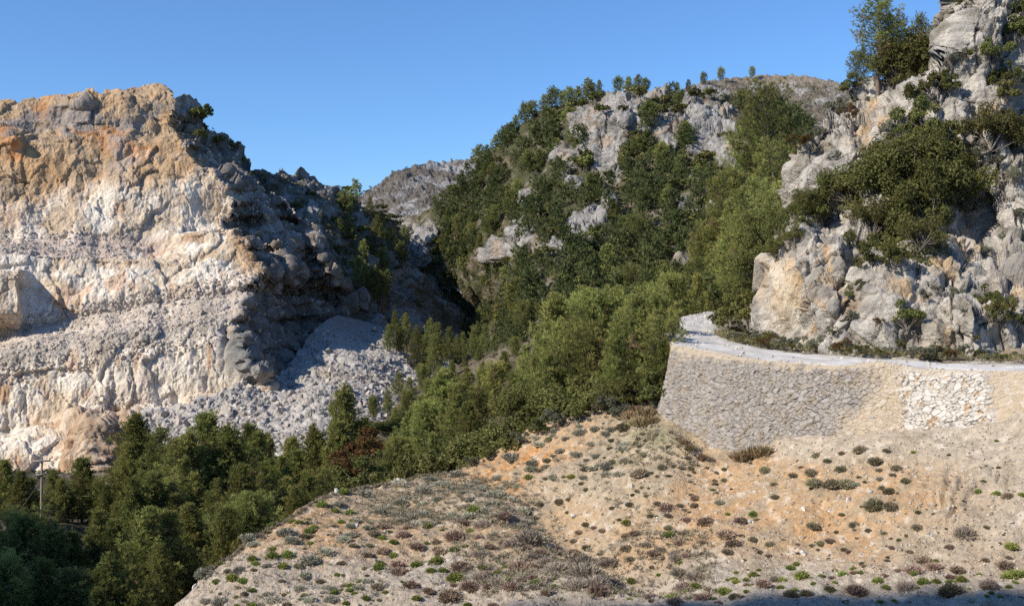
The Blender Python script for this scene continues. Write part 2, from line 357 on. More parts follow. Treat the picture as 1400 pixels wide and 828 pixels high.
def m_depth(PX, PY):
    D = m_d(PX, PY)
    for (cx, cy, a, b, h) in ROCKS:
        d = np.sqrt(((PX - cx) / (a * 1.2)) ** 2 + ((PY - cy) / (b * 1.2)) ** 2)
        D = D - h * .8 * sstep(1.1, .3, d)
    edge = np.interp(PY, [290, 305, 330, 360, 385, 410, 470], [600, 590, 566, 548, 538, 540, 560])
    return D + .45 * np.maximum(0, edge - PX)
def m_disp(P, PX, PY, N):
    m = m_rockmask(P, PX, PY)
    return 2.5 * fbm(P, 30, 3, 92) + m * (rock_relief(P, (9, 3.6, 1.5), (2.2, 1.1, .5), .35, 93, .45) + 1.2 * ridged(P * np.array([1, 1, .4]), 7, 3, 97)) + .5 * fbm(P, 3, 3, 94)
def m_col(P, PX, PY, N):
    m = m_rockmask(P, PX, PY); n = fbm(P, 8, 4, 95); n2 = fbm(P, 2.5, 3, 96)
    G = mixc(const((.085, .085, .042), P), (.17, .13, .085), sstep(-.1, .5, n)); G = mixc(G, (.30, .27, .23), sstep(.25, .6, n2 + .6 * n) * .6)
    R = mixc(const((.31, .295, .275), P), (.44, .41, .375), .5 + n2); R = mixc(R, (.42, .31, .20), sstep(.15, .55, n) * .6)
    R = mixc(R, (.17, .16, .14), sstep(.25, .6, -n2 + .3 * n) * .6)
    sand = np.exp(-((PX - 800) / 26.0) ** 2 - ((PY - 258) / 12.0) ** 2)
    G = mixc(G, (.36, .28, .19), sand * 1.2)
    return mixc(G, R, m)
mountain = Sheet('mountain', 520, 1300, 640, m_top, curve([(520, 570), (700, 560), (900, 540), (1300, 520)]), 380, m_depth, m_disp, m_col, M_FAR, back=((15, 2), (60, 20), (120, 70)), top_noise=2)

# --- valley floor, slope below the road, foreground spoil slope
vf_d = RBF([(-250, 640, 172), (100, 640, 172), (400, 650, 140), (620, 645, 130), (0, 665, 132), (300, 665, 126), (500, 670, 105), (600, 670, 100), (0, 700, 106), (300, 700, 100), (500, 700, 92), (0, 760, 83), (300, 770, 80), (0, 828, 71), (300, 828, 70), (0, 960, 55), (300, 960, 55), (600, 900, 62)])
valley = Sheet('valley_floor', -420, 640, 160, curve([(-420, 645), (200, 645), (330, 650), (640, 645)]), curve([(-420, 980), (640, 980)]), 120, vf_d, lambda P, PX, PY, N: .5 * fbm(P, 6, 4, 100),
               rocky_col((.14, .105, .07), (.24, .20, .15), (.08, .08, .04), 101, 5), M_SOIL, back=((30, 6), (60, 20)))
vs_d = RBF([(350, 590, 168), (400, 580, 165), (500, 545, 178), (560, 520, 195), (600, 505, 205), (700, 470, 182), (800, 440, 150), (900, 428, 160), (960, 424, 175), (1000, 430, 165), (860, 480, 108), (900, 500, 95), (910, 560, 96), (985, 600, 105), (985, 700, 98), (850, 700, 96), (780, 520, 120), (780, 580, 92), (700, 540, 130), (700, 600, 95),
            (600, 590, 125), (600, 650, 92), (500, 620, 112), (500, 665, 92), (400, 640, 122), (400, 700, 92), (900, 640, 98), (700, 700, 92)])
vslope = Sheet('wooded_slope', 350, 985, 260, curve([(350, 660), (400, 650), (480, 618), (530, 570), (560, 530), (600, 507), (700, 472), (800, 443), (900, 430), (985, 428)]), curve([(350, 740), (985, 700)]), 150, vs_d,
               lambda P, PX, PY, N: .9 * fbm(P, 9, 4, 103), rocky_col((.13, .10, .065), (.20, .16, .11), (.07, .075, .035), 104, 6), M_SOIL, back=((10, 4), (40, 25)))

wall_top = curve([(900, 476), (918, 471), (960, 479), (1000, 486), (1050, 493), (1100, 497), (1150, 500), (1180, 496), (1205, 494), (1230, 499), (1260, 504), (1300, 506), (1400, 508), (1560, 512)])
wall_dt = curve([(900, 76), (918, 74), (960, 72), (1000, 70), (1100, 66.5), (1200, 63.5), (1300, 61), (1400, 59), (1560, 56.5), (1780, 53)])
base_line = curve([(880, 560), (900, 576), (930, 597), (960, 618), (985, 630), (1005, 635), (1040, 630), (1060, 622), (1085, 612), (1110, 606), (1150, 601), (1200, 604), (1250, 607), (1290, 604), (1320, 600), (1345, 590), (1370, 578), (1400, 566), (1560, 545)])
fg_d = RBF([(200, 840, 63), (300, 770, 66), (400, 700, 73), (500, 665, 79), (600, 652, 81), (640, 635, 82), (700, 612, 82), (750, 580, 82), (800, 563, 81), (850, 552, 80), (880, 560, 77), (910, 582, 72.6), (975, 622, 68.6), (1005, 633, 67), (1050, 626, 65.8), (1100, 608, 64.6), (1200, 604, 61.8), (1300, 600, 59.6), (1370, 580, 58.0), (1400, 566, 57.1), (1560, 545, 54.6), (1780, 540, 51), (1780, 700, 46), (1780, 900, 38),
            (1400, 640, 54.5), (1400, 700, 52), (1300, 700, 54.5), (1100, 700, 59.3), (900, 700, 64.2), (700, 680, 72), (800, 620, 75), (500, 720, 70), (700, 735, 65.5), (1300, 765, 51.8), (1100, 770, 55.6), (900, 780, 58.5), (700, 790, 59.5), (500, 790, 61.5), (1400, 765, 50.2),
            (1400, 828, 46), (1100, 828, 48.5), (900, 828, 52), (700, 828, 55), (500, 828, 58), (300, 828, 60.5), (200, 900, 57), (800, 900, 48), (1400, 900, 41), (1560, 828, 44), (1560, 700, 50)])
def fg_disp(P, PX, PY, N):
    h = .5 * fbm(P, 7, 4, 110) + .16 * fbm(P, 1.5, 4, 111) + .05 * np.maximum(0, ridged(P, .5, 2, 112))
    f1, f2, idh, pl = cells(P, .5, 113); h = h + .09 * sstep(.75, .95, idh) * sstep(.5, .15, f1)
    gul = 0; n_g = fbm(P, .9, 3, 119); PX = PX + 2 * fbm(P, 1.2, 3, 114)
    for (xa, ya, xb, yb, w, d) in ((1302, 650, 1288, 705, 4, .5), (1318, 650, 1305, 695, 3, .3), (1328, 640, 1300, 715, 3, .25), (1285, 655, 1281, 700, 3, .2), (1368, 640, 1362, 662, 3, .35), (1383, 645, 1374, 672, 3, .25), (1355, 635, 1358, 655, 2.5, .2),
                             (1340, 655, 1322, 690, 3, .2), (1275, 640, 1268, 670, 2.5, .15)):
        t = np.clip((PY - ya) / (yb - ya), 0, 1); x = xa + (xb - xa) * t + 1.5 * np.sin(PY / 5)
        gul = gul + d * np.exp(-((PX - x) / w) ** 2) * sstep(ya - 3, ya + 12, PY) * sstep(yb + 12, yb - 12, PY)
    h = h - .7 * gul * (1 + .8 * n_g)
    h = h - .35 * sstep(600, 640, PY) * sstep(685, 640, PY) * np.exp(-((PX - 680) / 45.0) ** 2)      # orange cut bank
    h = h - 1.15 * np.exp(-((PX - np.interp(PY, [640, 720, 790, 828], [690, 770, 880, 930])) / 60.0) ** 2) * sstep(640, 690, PY) * sstep(826, 790, PY)
    tread = np.exp(-((PY - 812 + .02 * (PX - 1000)) / 9.0) ** 2) * sstep(900, 1000, PX)
    return h - .12 * tread
def fg_col(P, PX, PY, N):
    n = fbm(P, 7, 4, 115); n2 = fbm(P, 1.6, 4, 116); n3 = fbm(P, .6, 3, 117)
    C = mixc(const((.44, .31, .185), P), (.40, .32, .22), sstep(-.3, .4, n))
    og = np.maximum.reduce([np.exp(-((PX - cx) / a) ** 2 - ((PY - cy) / b) ** 2) for cx, cy, a, b in ((980, 700, 90, 50), (1110, 720, 110, 45), (1175, 755, 50, 30), (1060, 650, 70, 25), (440, 740, 90, 60), (330, 790, 60, 40), (880, 740, 50, 40), (1240, 690, 60, 30), (740, 600, 60, 30), (420, 820, 120, 30))])
    C = mixc(C, (.45, .27, .13), np.clip(og * 1.1 * sstep(-.5, .35, n2 + .6 * n) , 0, .75))
    cut = np.maximum(np.exp(-((PX - 683) / 40.0) ** 2 - ((PY - 650) / 26.0) ** 2), np.exp(-((PX - 720) / 35.0) ** 2 - ((PY - 625) / 16.0) ** 2))
    C = mixc(C, (.46, .22, .07), np.clip(cut * 1.2 * sstep(-.5, .3, n2), 0, .85))
    pale = np.maximum(sstep(745, 790, PY + 12 * n2 - .02 * (PX - 900)), sstep(1240, 1330, PX + 30 * n) * .6)
    C = mixc(C, (.40, .345, .275), pale * .8)
    C = mixc(C, (.45, .38, .29), sstep(1030, 1080, PX) * sstep(650, 618, PY - .0 * PX + 8 * n2) * .8)
    scr = np.exp(-((PX - 600) / 105.0) ** 2 - ((PY - 690) / 28.0) ** 2)
    C = mixc(C, (.33, .27, .19), np.clip(scr * 1.2, 0, .75) * sstep(-.4, .3, n2))
    gr = np.exp(-((PX - 900) / 40.0) ** 2 - ((PY - 600) / 18.0) ** 2)
    C = mixc(C, (.26, .25, .13), gr * .8)
    C = mixc(C, (.52, .46, .38), sstep(.35, .6, n3 + .3 * n2) * .5); C = mixc(C, (.26, .215, .15), sstep(.15, .6, fbm(P, 2.8, 4, 118)) * .45)
    return 1.13 * C * (1 + .12 * n3 + .08 * n2)[..., None]
fg_top = lambda x: np.where(x < 890, np.interp(x, [200, 240, 270, 300, 350, 400, 440, 470, 500, 520, 560, 600, 640, 670, 700, 750, 800, 850, 890], [862, 830, 798, 770, 734, 702, 682, 669, 662, 660, 656, 650, 632, 618, 608, 578, 562, 552, 558]),
                              np.interp(x, [890, 900, 915], [558, 566, 572]) * (x < 915) + (x >= 915) * (base_line(x) - 14)) if True else 0
def slope_to_camera(f, z):
    def g(last):
        q = last.copy(); q[:, :2] *= f; q[:, 2] = z + .4 * fbm(q, 5, 3, 9); return q
    return g
spoil = Sheet('spoil_slope', 200, 1780, 1045, fg_top, curve([(200, 900), (1780, 900)]), 330, fg_d, fg_disp, fg_col, M_SOIL, back=((3, .8), (8, 6), (14, 14)), vexp=1.0,
              below=(slope_to_camera(.8, -13.5), slope_to_camera(.6, -10), slope_to_camera(.35, -6), slope_to_camera(.12, -2.6), slope_to_camera(.03, -2)))

# --- road
outer = [(1780, None), (1560, None), (1400, None), (1300, None), (1260, None), (1230, None), (1205, None), (1180, None), (1150, None), (1100, None), (1050, None), (1000, None), (960, None), (930, None), (918, None)]
OUT = [W(x, float(wall_top(x)) + .6, float(wall_dt(x)) + .32) for x, _ in outer] + [W(911, 460, 82), W(907, 449, 91), W(917, 440, 101), W(938, 433, 112), W(962, 428, 122), W(985, 424.5, 131), W(1015, 422.5, 140)]
INN = [W(*a) for a in ((1780, 502, 58.5), (1560, 500, 62.5), (1400, 499, 65), (1300, 496, 66.5), (1200, 490.5, 69), (1100, 482.5, 73.5), (1060, 478, 76.5), (1030, 473, 80), (1002, 466, 85.5), (989, 458, 91), (983, 451, 96), (980, 445, 101), (980, 439, 108), (984, 433.5, 115), (992, 429.5, 122), (1005, 426.5, 130), (1030, 424.5, 140))]
OUT, INN = np.array(OUT), np.array(INN)
def resample(poly, n):
    d = np.concatenate([[0], np.cumsum(np.linalg.norm(np.diff(poly[:, :2], axis=0), axis=1))]); d /= d[-1]
    t = np.linspace(0, 1, n); k = np.linspace(0, 1, len(poly))
    idx = np.interp(t, d, k)                                     # smooth with catmull-rom between knots
    i = np.clip((idx * (len(poly) - 1)).astype(int), 0, len(poly) - 2); f = (idx * (len(poly) - 1) - i)[:, None]
    p = np.concatenate([[2 * poly[0] - poly[1]], poly, [2 * poly[-1] - poly[-2]]])
    a, b, c, e = p[i], p[i + 1], p[i + 2], p[i + 3]
    return .5 * (2 * b + (c - a) * f + (2 * a - 5 * b + 4 * c - e) * f ** 2 + (3 * b - a - 3 * c + e) * f ** 3)
nr, nc = 420, 44
ro, ri = resample(OUT, nr), resample(INN, nr)
tt = np.linspace(0, 1.12, nc)
RP = ro[:, None] * (1 - tt[None, :, None]) + ri[:, None] * tt[None, :, None]
rut = -.05 * (np.exp(-((tt - .32) / .07) ** 2) + np.exp(-((tt - .68) / .07) ** 2))
RP[..., 2] += rut[None] + .10 * fbm(RP, 3.5, 4, 120) + .03 * fbm(RP, .5, 2, 121) + .07 * np.exp(-((tt - .08) / .05) ** 2)[None] * (.5 + 1.6 * fbm(RP, 1.5, 3, 122))
RP[:, 0, 2] -= .12; RP[:, -1, 2] += .1
n = fbm(RP, 4, 4, 123); n2 = fbm(RP, .9, 3, 124)
RC = mixc(const((.56, .52, .465), RP), (.66, .63, .58), sstep(-.3, .4, n) + rut[None] * -6); RC = mixc(RC, (.42, .33, .23), sstep(.10, -.02, np.broadcast_to(tt, n.shape) + .08 * n) * .6)
RC = mixc(RC, (.36, .31, .24), sstep(.9, 1.02, np.broadcast_to(tt, n.shape)) * .8); RC *= (1 + .12 * n2)[..., None]
tag(link('road', mesh('road', RP.reshape(-1, 3), grid_quads(nr, nc), RC.reshape(-1, 3), True, [M_ROAD])), kind='structure')

# --- dry stone retaining wall under the road's edge (with the short return behind its far end)
nu, nv = 1100, 230
left_edge = curve([(0, 918), (.35, 912), (.7, 903), (1, 896)])
u = np.linspace(0, 1, nu); v = np.linspace(0, 1, nv)
VX = left_edge(v)[:, None] * (1 - u)[None] + 1780 * u[None]
bt = base_line(VX) + 16
VY = wall_top(VX) * (1 - v)[:, None] + bt * v[:, None]
WD = wall_dt(VX) - .22 * 6 * v[:, None]
WP = W(VX, VY, WD); ret = []
for k in range(30, 0, -1):                                       # return wall: follows the road's edge away from the camera
    q = WP[:, 0].copy(); d = k * .5; q[:, 1] += d; q[:, 0] += d * .138; q[:, 2] += d * .02; ret.append(q)
WP = np.concatenate([np.stack(ret, 1), WP], 1); VXX = np.concatenate([np.repeat(VX[:, :1], 30, 1), VX], 1); VYY = np.concatenate([np.repeat(VY[:, :1], 30, 1), VY], 1)
Nw = grid_normals(WP)
Ns = np.cross(np.gradient(WP, axis=1), np.gradient(WP, axis=0)); Ns /= np.linalg.norm(Ns, axis=-1, keepdims=True)
if Ns[:, 200:].mean((0, 1)) @ np.array([-.5, -.8, .1]) < 0: Ns = -Ns
n = fbm(WP, 3, 4, 130); n2 = fbm(WP, .5, 3, 131)
qq = WP + .12 * fbm(WP, .6, 2, 136)[..., None]
arc = np.concatenate([[0], np.cumsum(np.linalg.norm(np.diff(WP[115], axis=0), axis=1))]); up_ = (WP[..., 2] - WP[115, :, 2][None])
wq = np.stack([np.broadcast_to(arc[None], up_.shape), up_ * 1.35, np.zeros(up_.shape)], -1) + .16 * fbm(WP, .7, 2, 136)[..., None] * np.array([1, 1, 0])
wq = wq * (1 + .25 * fbm(np.stack([arc / 6, arc * 0, arc * 0], -1), 1, 2, 139))[None, :, None] if False else wq
f1, f2, idh, pl = cells(wq + np.array([0, 0, .26]), .37, 132)
g1, g2, gid, gpl = cells(wq * 1.0 + np.array([0, 0, 5.2]), .25, 137)
small = sstep(.1, -.1, fbm(WP, 1.1, 2, 138) + .1)                         # runs of smaller stones between the big ones
f1, f2, idh, pl = np.where(small > .5, g1, f1), np.where(small > .5, g2, f2), np.where(small > .5, gid, idh), np.where(small > .5, gpl * .6, pl)
white = sstep(1224, 1236, VXX - .1 * (VYY - 500) + 16 * n + 10 * n2) * sstep(6, -12, VXX - (1376 - .55 * (VYY - 508)) + 30 * n + 10 * n2)
tanm = np.clip(sstep(1150, 1200, VXX - .32 * (560 - VYY) + 30 * n) - white, 0, 1)
lip = sstep(13, 1, VYY - wall_top(VXX) + 9 * n + 7 * n2)
dust = np.clip(np.maximum(tanm * (.6 + .35 * sstep(1325, 1350, VXX)), lip), 0, 1)
edge = sstep(.01, .11, f2 - f1)
H = (edge * .13 + (idh - .5) * .07 + pl * .035) * (1 - .75 * dust) + .03 * n2 + .10 * n
WP = WP + Ns * H[..., None]
C = mixc(const((.28, .253, .228), WP), (.395, .362, .325), idh * 1.1 - .1); C = mixc(C, (.31, .255, .19), sstep(.65, .9, cells(wq + np.array([0, 0, .26]), .5, 133)[2]) * .7)
C = mixc(C, (.40, .37, .33), sstep(.2, .6, n) * .35)
C = mixc(C, mixc(const((.46, .36, .24), WP), (.54, .46, .36), idh), np.clip(tanm * 1.0 * sstep(-.8, .1, n2 + .4), 0, .9))
C = mixc(C, mixc(const((.50, .455, .39), WP), (.66, .615, .55), idh), white * sstep(.0, .35, .6 + idh - np.abs(n2)))
C = mixc(C, (.50, .33, .17), white * sstep(.35, .6, n2) * .6)
C = mixc(C, (.47, .39, .29), lip * .9)
C = mixc(C, (.15, .135, .12), (1 - sstep(.0, .09, f2 - f1)) * .55 * (1 - dust) * (1 - .5 * white))
wall = link('retaining_wall', mesh('retaining_wall', WP.reshape(-1, 3), grid_quads(nv, nu + 30), C.reshape(-1, 3), True, [M_STONE]))
tag(wall, 'grey dry stone retaining wall with a white patch, holding up the pale gravel road', 'retaining wall')

# --- limestone cliff, right
c_base = curve([(1000, 478), (1020, 482), (1100, 492), (1200, 500), (1300, 505), (1400, 508), (1600, 512)])
c_bd = curve([(1000, 91), (1030, 81.5), (1060, 78), (1100, 74.6), (1200, 70), (1300, 67.5), (1400, 66), (1600, 63.5), (1840, 60)])
pyr = curve([(-300, 1400), (-60, 1350), (0, 1336), (40, 1322), (80, 1302), (110, 1268), (132, 1238), (150, 1215), (175, 1190), (600, 1190)])
def c_depth(PX, PY):
    h = c_base(PX) - PY
    D = c_bd(PX) + .026 * h + .5 * sstep(0, 40, h)
    D = D + 4.5 * sstep(150, 205, h + .15 * (PX - 1200))                # the ledge the trees grow on
    D = D + 9 * sstep(-4, 26, pyr(PY) - PX) * sstep(190, 140, PY)     # gully left of the pyramid rock
    D = D - 4 * np.exp(-((PX - 1292) / 14.0) ** 2) * sstep(85, 40, PY)
    D = D + 6 * sstep(1395, 1425, PX + .25 * (PY - 60)) * sstep(230, 120, PY)
    D = D + .10 * np.maximum(0, 1092 - PX) * sstep(480, 330, PY) + .35 * np.maximum(0, 1046 - PX)
    for (cx, cy, a, b, d) in ((1080, 400, 34, 55, 1.5), (1170, 390, 16, 40, -2.2), (1220, 430, 30, 50, 1.0), (1140, 420, 25, 30, 1.2), (1300, 440, 60, 35, 1.5), (1370, 430, 30, 20, 1.2), (1190, 340, 25, 25, -1.5), (1340, 330, 18, 60, -1.8), (1115, 240, 45, 40, 2.2), (1165, 195, 26, 40, 1.6), (1205, 210, 22, 32, 1.0), (1130, 300, 20, 16, -2), (1360, 175, 24, 45, 1.5), (1330, 180, 10, 60, -2)):
        D = D - d * np.exp(-((PX - cx) / a) ** 2 - ((PY - cy) / b) ** 2)
    return D
def c_disp(P, PX, PY, N):
    h = 1.0 * fbm(P, 9, 3, 140) + rock_relief(P, (5.5, 2.0, .8), (1.1, .5, .22), .3, 141, .5) + rock_relief(P, (2.4,), (.55,), .4, 147, .2) + .22 * ridged(P * np.array([1, 1, .25]), 3.2, 4, 145) + .08 * fbm(P, .5, 3, 146)
    return h * sstep(0, 10, c_base(PX) - PY + 6)
def c_col(P, PX, PY, N):
    n = fbm(P, 5, 4, 150); n2 = fbm(P, 1.4, 4, 151); n3 = fbm(P * np.array([1, 1, .2]), 1.6, 4, 152)
    C = mixc(const((.35, .33, .305), P), (.50, .47, .43), sstep(-.45, .45, n2 + .5 * n))
    C = mixc(C, (.26, .245, .23), sstep(.2, .6, -n2 + .5 * n3) * .5)
    st = np.maximum.reduce([np.exp(-((PX - cx) / a) ** 2 - ((PY - cy) / b) ** 2) for cx, cy, a, b in ((1070, 380, 22, 50), (1130, 360, 14, 32), (1165, 410, 22, 22), (1100, 430, 30, 25), (1200, 160, 16, 22), (1180, 180, 20, 14), (1300, 350, 45, 18), (1300, 470, 28, 25), (1385, 390, 25, 22), (1330, 300, 14, 40), (1240, 400, 22, 14), (1215, 200, 12, 16), (1350, 150, 12, 14))])
    C = mixc(C, (.52, .35, .18), np.clip(st * 1.1 * sstep(-.3, .45, n3 + .5 * n2), 0, .7))
    C = mixc(C, (.66, .58, .46), np.exp(-((PX - 1068) / 9.0) ** 2 - ((PY - 385) / 38.0) ** 2))
    C = mixc(C, (.16, .14, .09), sstep(.35, .7, n - .4 * n2) * .5)
    return C * (1 + .1 * n2)[..., None] * np.array([1.05, 1.02, .96])
cliff = Sheet('cliff', 1016, 1840, 800, curve([(1016, 472), (1036, 445), (1044, 400), (1054, 360), (1063, 330), (1070, 300), (1076, 260), (1081, 235), (1089, 210), (1103, 188), (1120, 175), (1140, 150), (1160, 128), (1178, 108), (1195, 104), (1215, 98), (1240, 92), (1262, 88), (1276, 80), (1283, 55), (1290, 28), (1298, 5), (1306, -20), (1330, -50), (1400, -120), (1620, -200), (1840, -240)]),
              lambda x: c_base(x) + 6, 520, c_depth, c_disp, c_col, M_ROCK, back=((4, .5), (14, 3), (40, 20)), top_noise=2.5)
# the strip of ground between the road and the cliff's foot is the cliff's own apron
ap = []
for k, (t, dz) in enumerate(((-.02, -.05), (.25, .12), (.5, .3), (.75, .55), (1.0, .9))):
    a = ri[:350]; b = np.stack([np.interp(a[:, 0], INN[::-1, 0], INN[::-1, 0]), a[:, 1] + 3.0, a[:, 2]], -1)
    q = a + (b - a) * t; q[:, 2] += dz + .12 * fbm(q, 1.2, 3, 160); ap.append(q)
AP = np.stack(ap, 1)
tag(link('road_verge', mesh('road_verge', AP.reshape(-1, 3), grid_quads(350, 5), mixc(const((.27, .215, .145), AP), (.35, .30, .23), .5 + fbm(AP, 1.5, 3, 161)).reshape(-1, 3), True, [M_SOIL])), kind='structure')

# --- the country all round: one sheet to the horizon, and an unseen hill added behind the camera, its crest shaped to shade the near ground
gx = np.concatenate([np.linspace(-2500, -400, 14), np.linspace(-380, 380, 60), np.linspace(400, 2500, 14)]); gy = np.concatenate([np.linspace(-1500, -200, 10), np.linspace(-180, 700, 60), np.linspace(800, 2500, 12)])
GP = np.stack(np.broadcast_arrays(gx[None, :], gy[:, None], np.zeros((len(gy), len(gx)))), -1).copy()
GP[..., 2] = -30 + 2 * fbm(GP, 60, 3, 170)
tag(link('ground', mesh('ground', GP.reshape(-1, 3), grid_quads(len(gy), len(gx)), mixc(const((.13, .11, .07), GP), (.25, .21, .15), .5 + fbm(GP, 50, 3, 171)).reshape(-1, 3), True, [M_SOIL])), kind='structure')
hx = np.linspace(-360, 40, 300); crest = np.interp(hx, [-360, -307, -237, -225, -212, -202, -190, -173, -167, -149, -132, -107, -87, -60, -25, 40], [150, 145, 140, 137, 130, 120.5, 112.5, 109.5, 113.2, 109.8, 106.6, 98.5, 80, 42, 6, -6])
crest = crest + 1.2 * fbm(np.stack([hx / 5, hx * 0, hx * 0], -1), 1, 4, 175)
hr = []
for yy, k in ((24, -.6), (0, -.14), (-12, .3), (-28, .8), (-40, 1), (-46, .97), (-90, .8), (-180, .3), (-280, -.9)):
    q = np.stack([hx, np.full_like(hx, yy), np.where((k >= 0) & (crest > 0), crest * k, -30 * abs(k) if k < 0 else crest)], -1)
    q[:, 2] += .8 * fbm(q, 7, 3, 176) * (k < .99); hr.append(q)
HP = np.stack(hr, 0)
tag(link('shadow_hillside', mesh('shadow_hillside', HP.reshape(-1, 3), grid_quads(len(hr), len(hx)), const((.22, .18, .12), HP).reshape(-1, 3), True, [M_SOIL])), kind='structure')
# ------------------------------------------------------------------ plants and stones: one of each kind, then copies
def tube(pts, rad, sides=5, seed=0):
    pts = np.asarray(pts, float); n = len(pts); T = np.gradient(pts, axis=0); T /= np.linalg.norm(T, axis=1, keepdims=True) + 1e-9
    up = np.where(np.abs(T[:, 2:3]) > .9, np.array([[1., 0, 0]]), np.array([[0, 0, 1.]])); A = np.cross(T, up); A /= np.linalg.norm(A, axis=1, keepdims=True) + 1e-9; B = np.cross(T, A)
    a = np.linspace(0, 2 * np.pi, sides, endpoint=False)
    V = pts[:, None] + np.asarray(rad)[:, None, None] * (A[:, None] * np.cos(a)[None, :, None] + B[:, None] * np.sin(a)[None, :, None])
    i = np.arange(n - 1)[:, None] * sides; j = np.arange(sides)[None]; k = (j + 1) % sides
    Q = np.stack([i + j, i + k, i + sides + k, i + sides + j], -1).reshape(-1, 4)
    return V.reshape(-1, 3), Q

class Pile:                                   # collects pieces of one mesh
    def __init__(s): s.V = []; s.T = []; s.Q = []; s.C = []; s.n = 0
    def add(s, V, T=None, Q=None, C=(.2, .2, .2)):
        V = np.asarray(V, float).reshape(-1, 3); s.V.append(V); s.C.append(np.broadcast_to(np.asarray(C, float), V.shape))
        if T is not None: s.T.append(np.asarray(T) + s.n)
        if Q is not None: s.Q.append(np.asarray(Q) + s.n)
        s.n += len(V)
    def mesh(s, name, mat, smooth=True):
        polys = []
        if s.T: polys.append(np.concatenate(s.T))
        if s.Q: polys.append(np.concatenate(s.Q))
        return mesh(name, np.concatenate(s.V), polys, np.concatenate(s.C), smooth, [mat])

def unit(v): return v / (np.linalg.norm(v, axis=-1, keepdims=True) + 1e-9)

def blades(rng, cen, mean, size, k, width, spread, col, cvar=.25):
    """k thin pointed blades from every centre, fanning about its mean direction"""
    n = len(cen); d = unit(mean[:, None] + spread * rng.normal(size=(n, k, 3)))
    L = (size[:, None] * rng.uniform(.6, 1.15, (n, k)))[..., None]
    side = unit(np.cross(d, rng.normal(size=(n, k, 3)))) * (width * size)[:, None, None] * rng.uniform(.7, 1.3, (n, k, 1))
    b = cen[:, None] + d * L * .08
    V = np.stack([b - side * .35, b + d * L * .55 + side, b + d * L, b + d * L * .5 - side], 2).reshape(-1, 3)
    Q = np.arange(n * k * 4).reshape(-1, 4)
    c = col[:, None, None, :] * rng.uniform(1 - cvar, 1 + cvar, (n, k, 1, 1))
    return V, Q, np.broadcast_to(c, (n, k, 4, 3)).reshape(-1, 3)

def leaves(rng, pos, nrm, size, col, cvar=.3):
    n = len(pos); nn = unit(nrm + .7 * rng.normal(size=(n, 3))); a = unit(np.cross(nn, rng.normal(size=(n, 3)))); b = np.cross(nn, a)
    s = (size * rng.uniform(.6, 1.3, n))[:, None]
    V = np.stack([pos - a * s, pos - b * s * .55, pos + a * s, pos + b * s * .55], 1).reshape(-1, 3)
    c = col * rng.uniform(1 - cvar, 1 + cvar, (n, 1))
    return V, np.arange(n * 4).reshape(-1, 4), np.repeat(c, 4, 0)

G_PINE, G_TIP, G_DARK, G_OLD = np.array([.150, .165, .052]), np.array([.26, .255, .08]), np.array([.075, .095, .040]), np.array([.20, .145, .08])
def make_pine(seed, h=8.0, R=2.2, base=.1, nb=70, k=11, tuft=.42, shape='cone', lean=0.0, up=.45, tint=1.0, per=7.0, width=.062):
    rng = np.random.default_rng(seed); tr = Pile(); cr = Pile()
    t = np.linspace(0, 1, 9); bend = np.cumsum(rng.normal(0, .02, (9, 2)), 0) * h * .35; bend[0] = 0
    sp = np.stack([bend[:, 0] + lean * t ** 1.5 * h, bend[:, 1], t * h * .97], -1)
    V, Q = tube(sp, h * (.019 * (1 - t) ** .8 + .002), 6); tr.add(V, Q=Q, C=(.20, .155, .12))
    at = lambda q: np.array([np.interp(q, t, sp[:, i]) for i in range(3)])
    cen, mean, col, siz = [], [], [], []
    for i in range(nb):
        q = base + (1 - base) * ((i + .5) / nb) ** .85; q = min(q, .985)
        f = (q - base) / (1 - base)
        prof = {'cone': (1 - f) ** .75 * (.75 + .5 * min(1, f * 6)), 'bush': (1 - f ** 1.25) ** .9 * (.85 + .25 * math.sin(i * 1.3)) + .12, 'umbrella': .25 + .95 * math.sin(math.pi * min(1, .12 + f * .86)) ** .8,
                'column': (1 - f ** 3) ** .8 * .8}[shape]
        az = i * 2.39996 + rng.normal(0, .35); L = R * prof * rng.uniform(.55, 1.2) + .15
        el = up * .5 + up * 1.6 * f + rng.normal(0, .12)
        d = np.array([math.cos(az) * math.cos(el), math.sin(az) * math.cos(el), math.sin(el)])
        p0 = at(q * .97); s = np.linspace(0, 1, 5)[:, None]
        br = p0 + d * L * s + np.array([0, 0, 1]) * (L * .28 * s ** 2) - np.array([0, 0, 1]) * L * .10 * np.sin(s * np.pi)
        if L > .5:
            V, Q = tube(br, L * .014 * (1.15 - s[:, 0]) + .008, 3); tr.add(V, Q=Q, C=(.17, .135, .105))
        n = max(2, int(per * L)); ss = rng.uniform(.22, 1.0, n) ** .8; ss[0] = 1.0
        bp = np.stack([np.interp(ss, s[:, 0], br[:, j]) for j in range(3)], -1)
        off = rng.normal(0, 1, (n, 3)) * np.array([1, 1, .6]) * (.17 * L * (1.15 - ss) + .13)[:, None]
        c = bp + off; cen.append(c); mean.append(unit(d * .45 + np.array([0, 0, .95]) + .45 * unit(off)))
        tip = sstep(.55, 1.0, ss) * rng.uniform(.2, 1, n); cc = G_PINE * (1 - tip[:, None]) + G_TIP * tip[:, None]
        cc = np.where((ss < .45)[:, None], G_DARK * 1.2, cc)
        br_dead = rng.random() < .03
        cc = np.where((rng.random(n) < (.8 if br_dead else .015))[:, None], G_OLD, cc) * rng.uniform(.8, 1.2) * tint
        col.append(cc); siz.append(tuft * rng.uniform(.7, 1.25, n))
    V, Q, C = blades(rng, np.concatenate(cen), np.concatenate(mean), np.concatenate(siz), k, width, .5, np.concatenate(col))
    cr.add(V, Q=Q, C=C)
    return tr.mesh('trunk', M_BARK), cr.mesh('crown', M_NEEDLE, False)

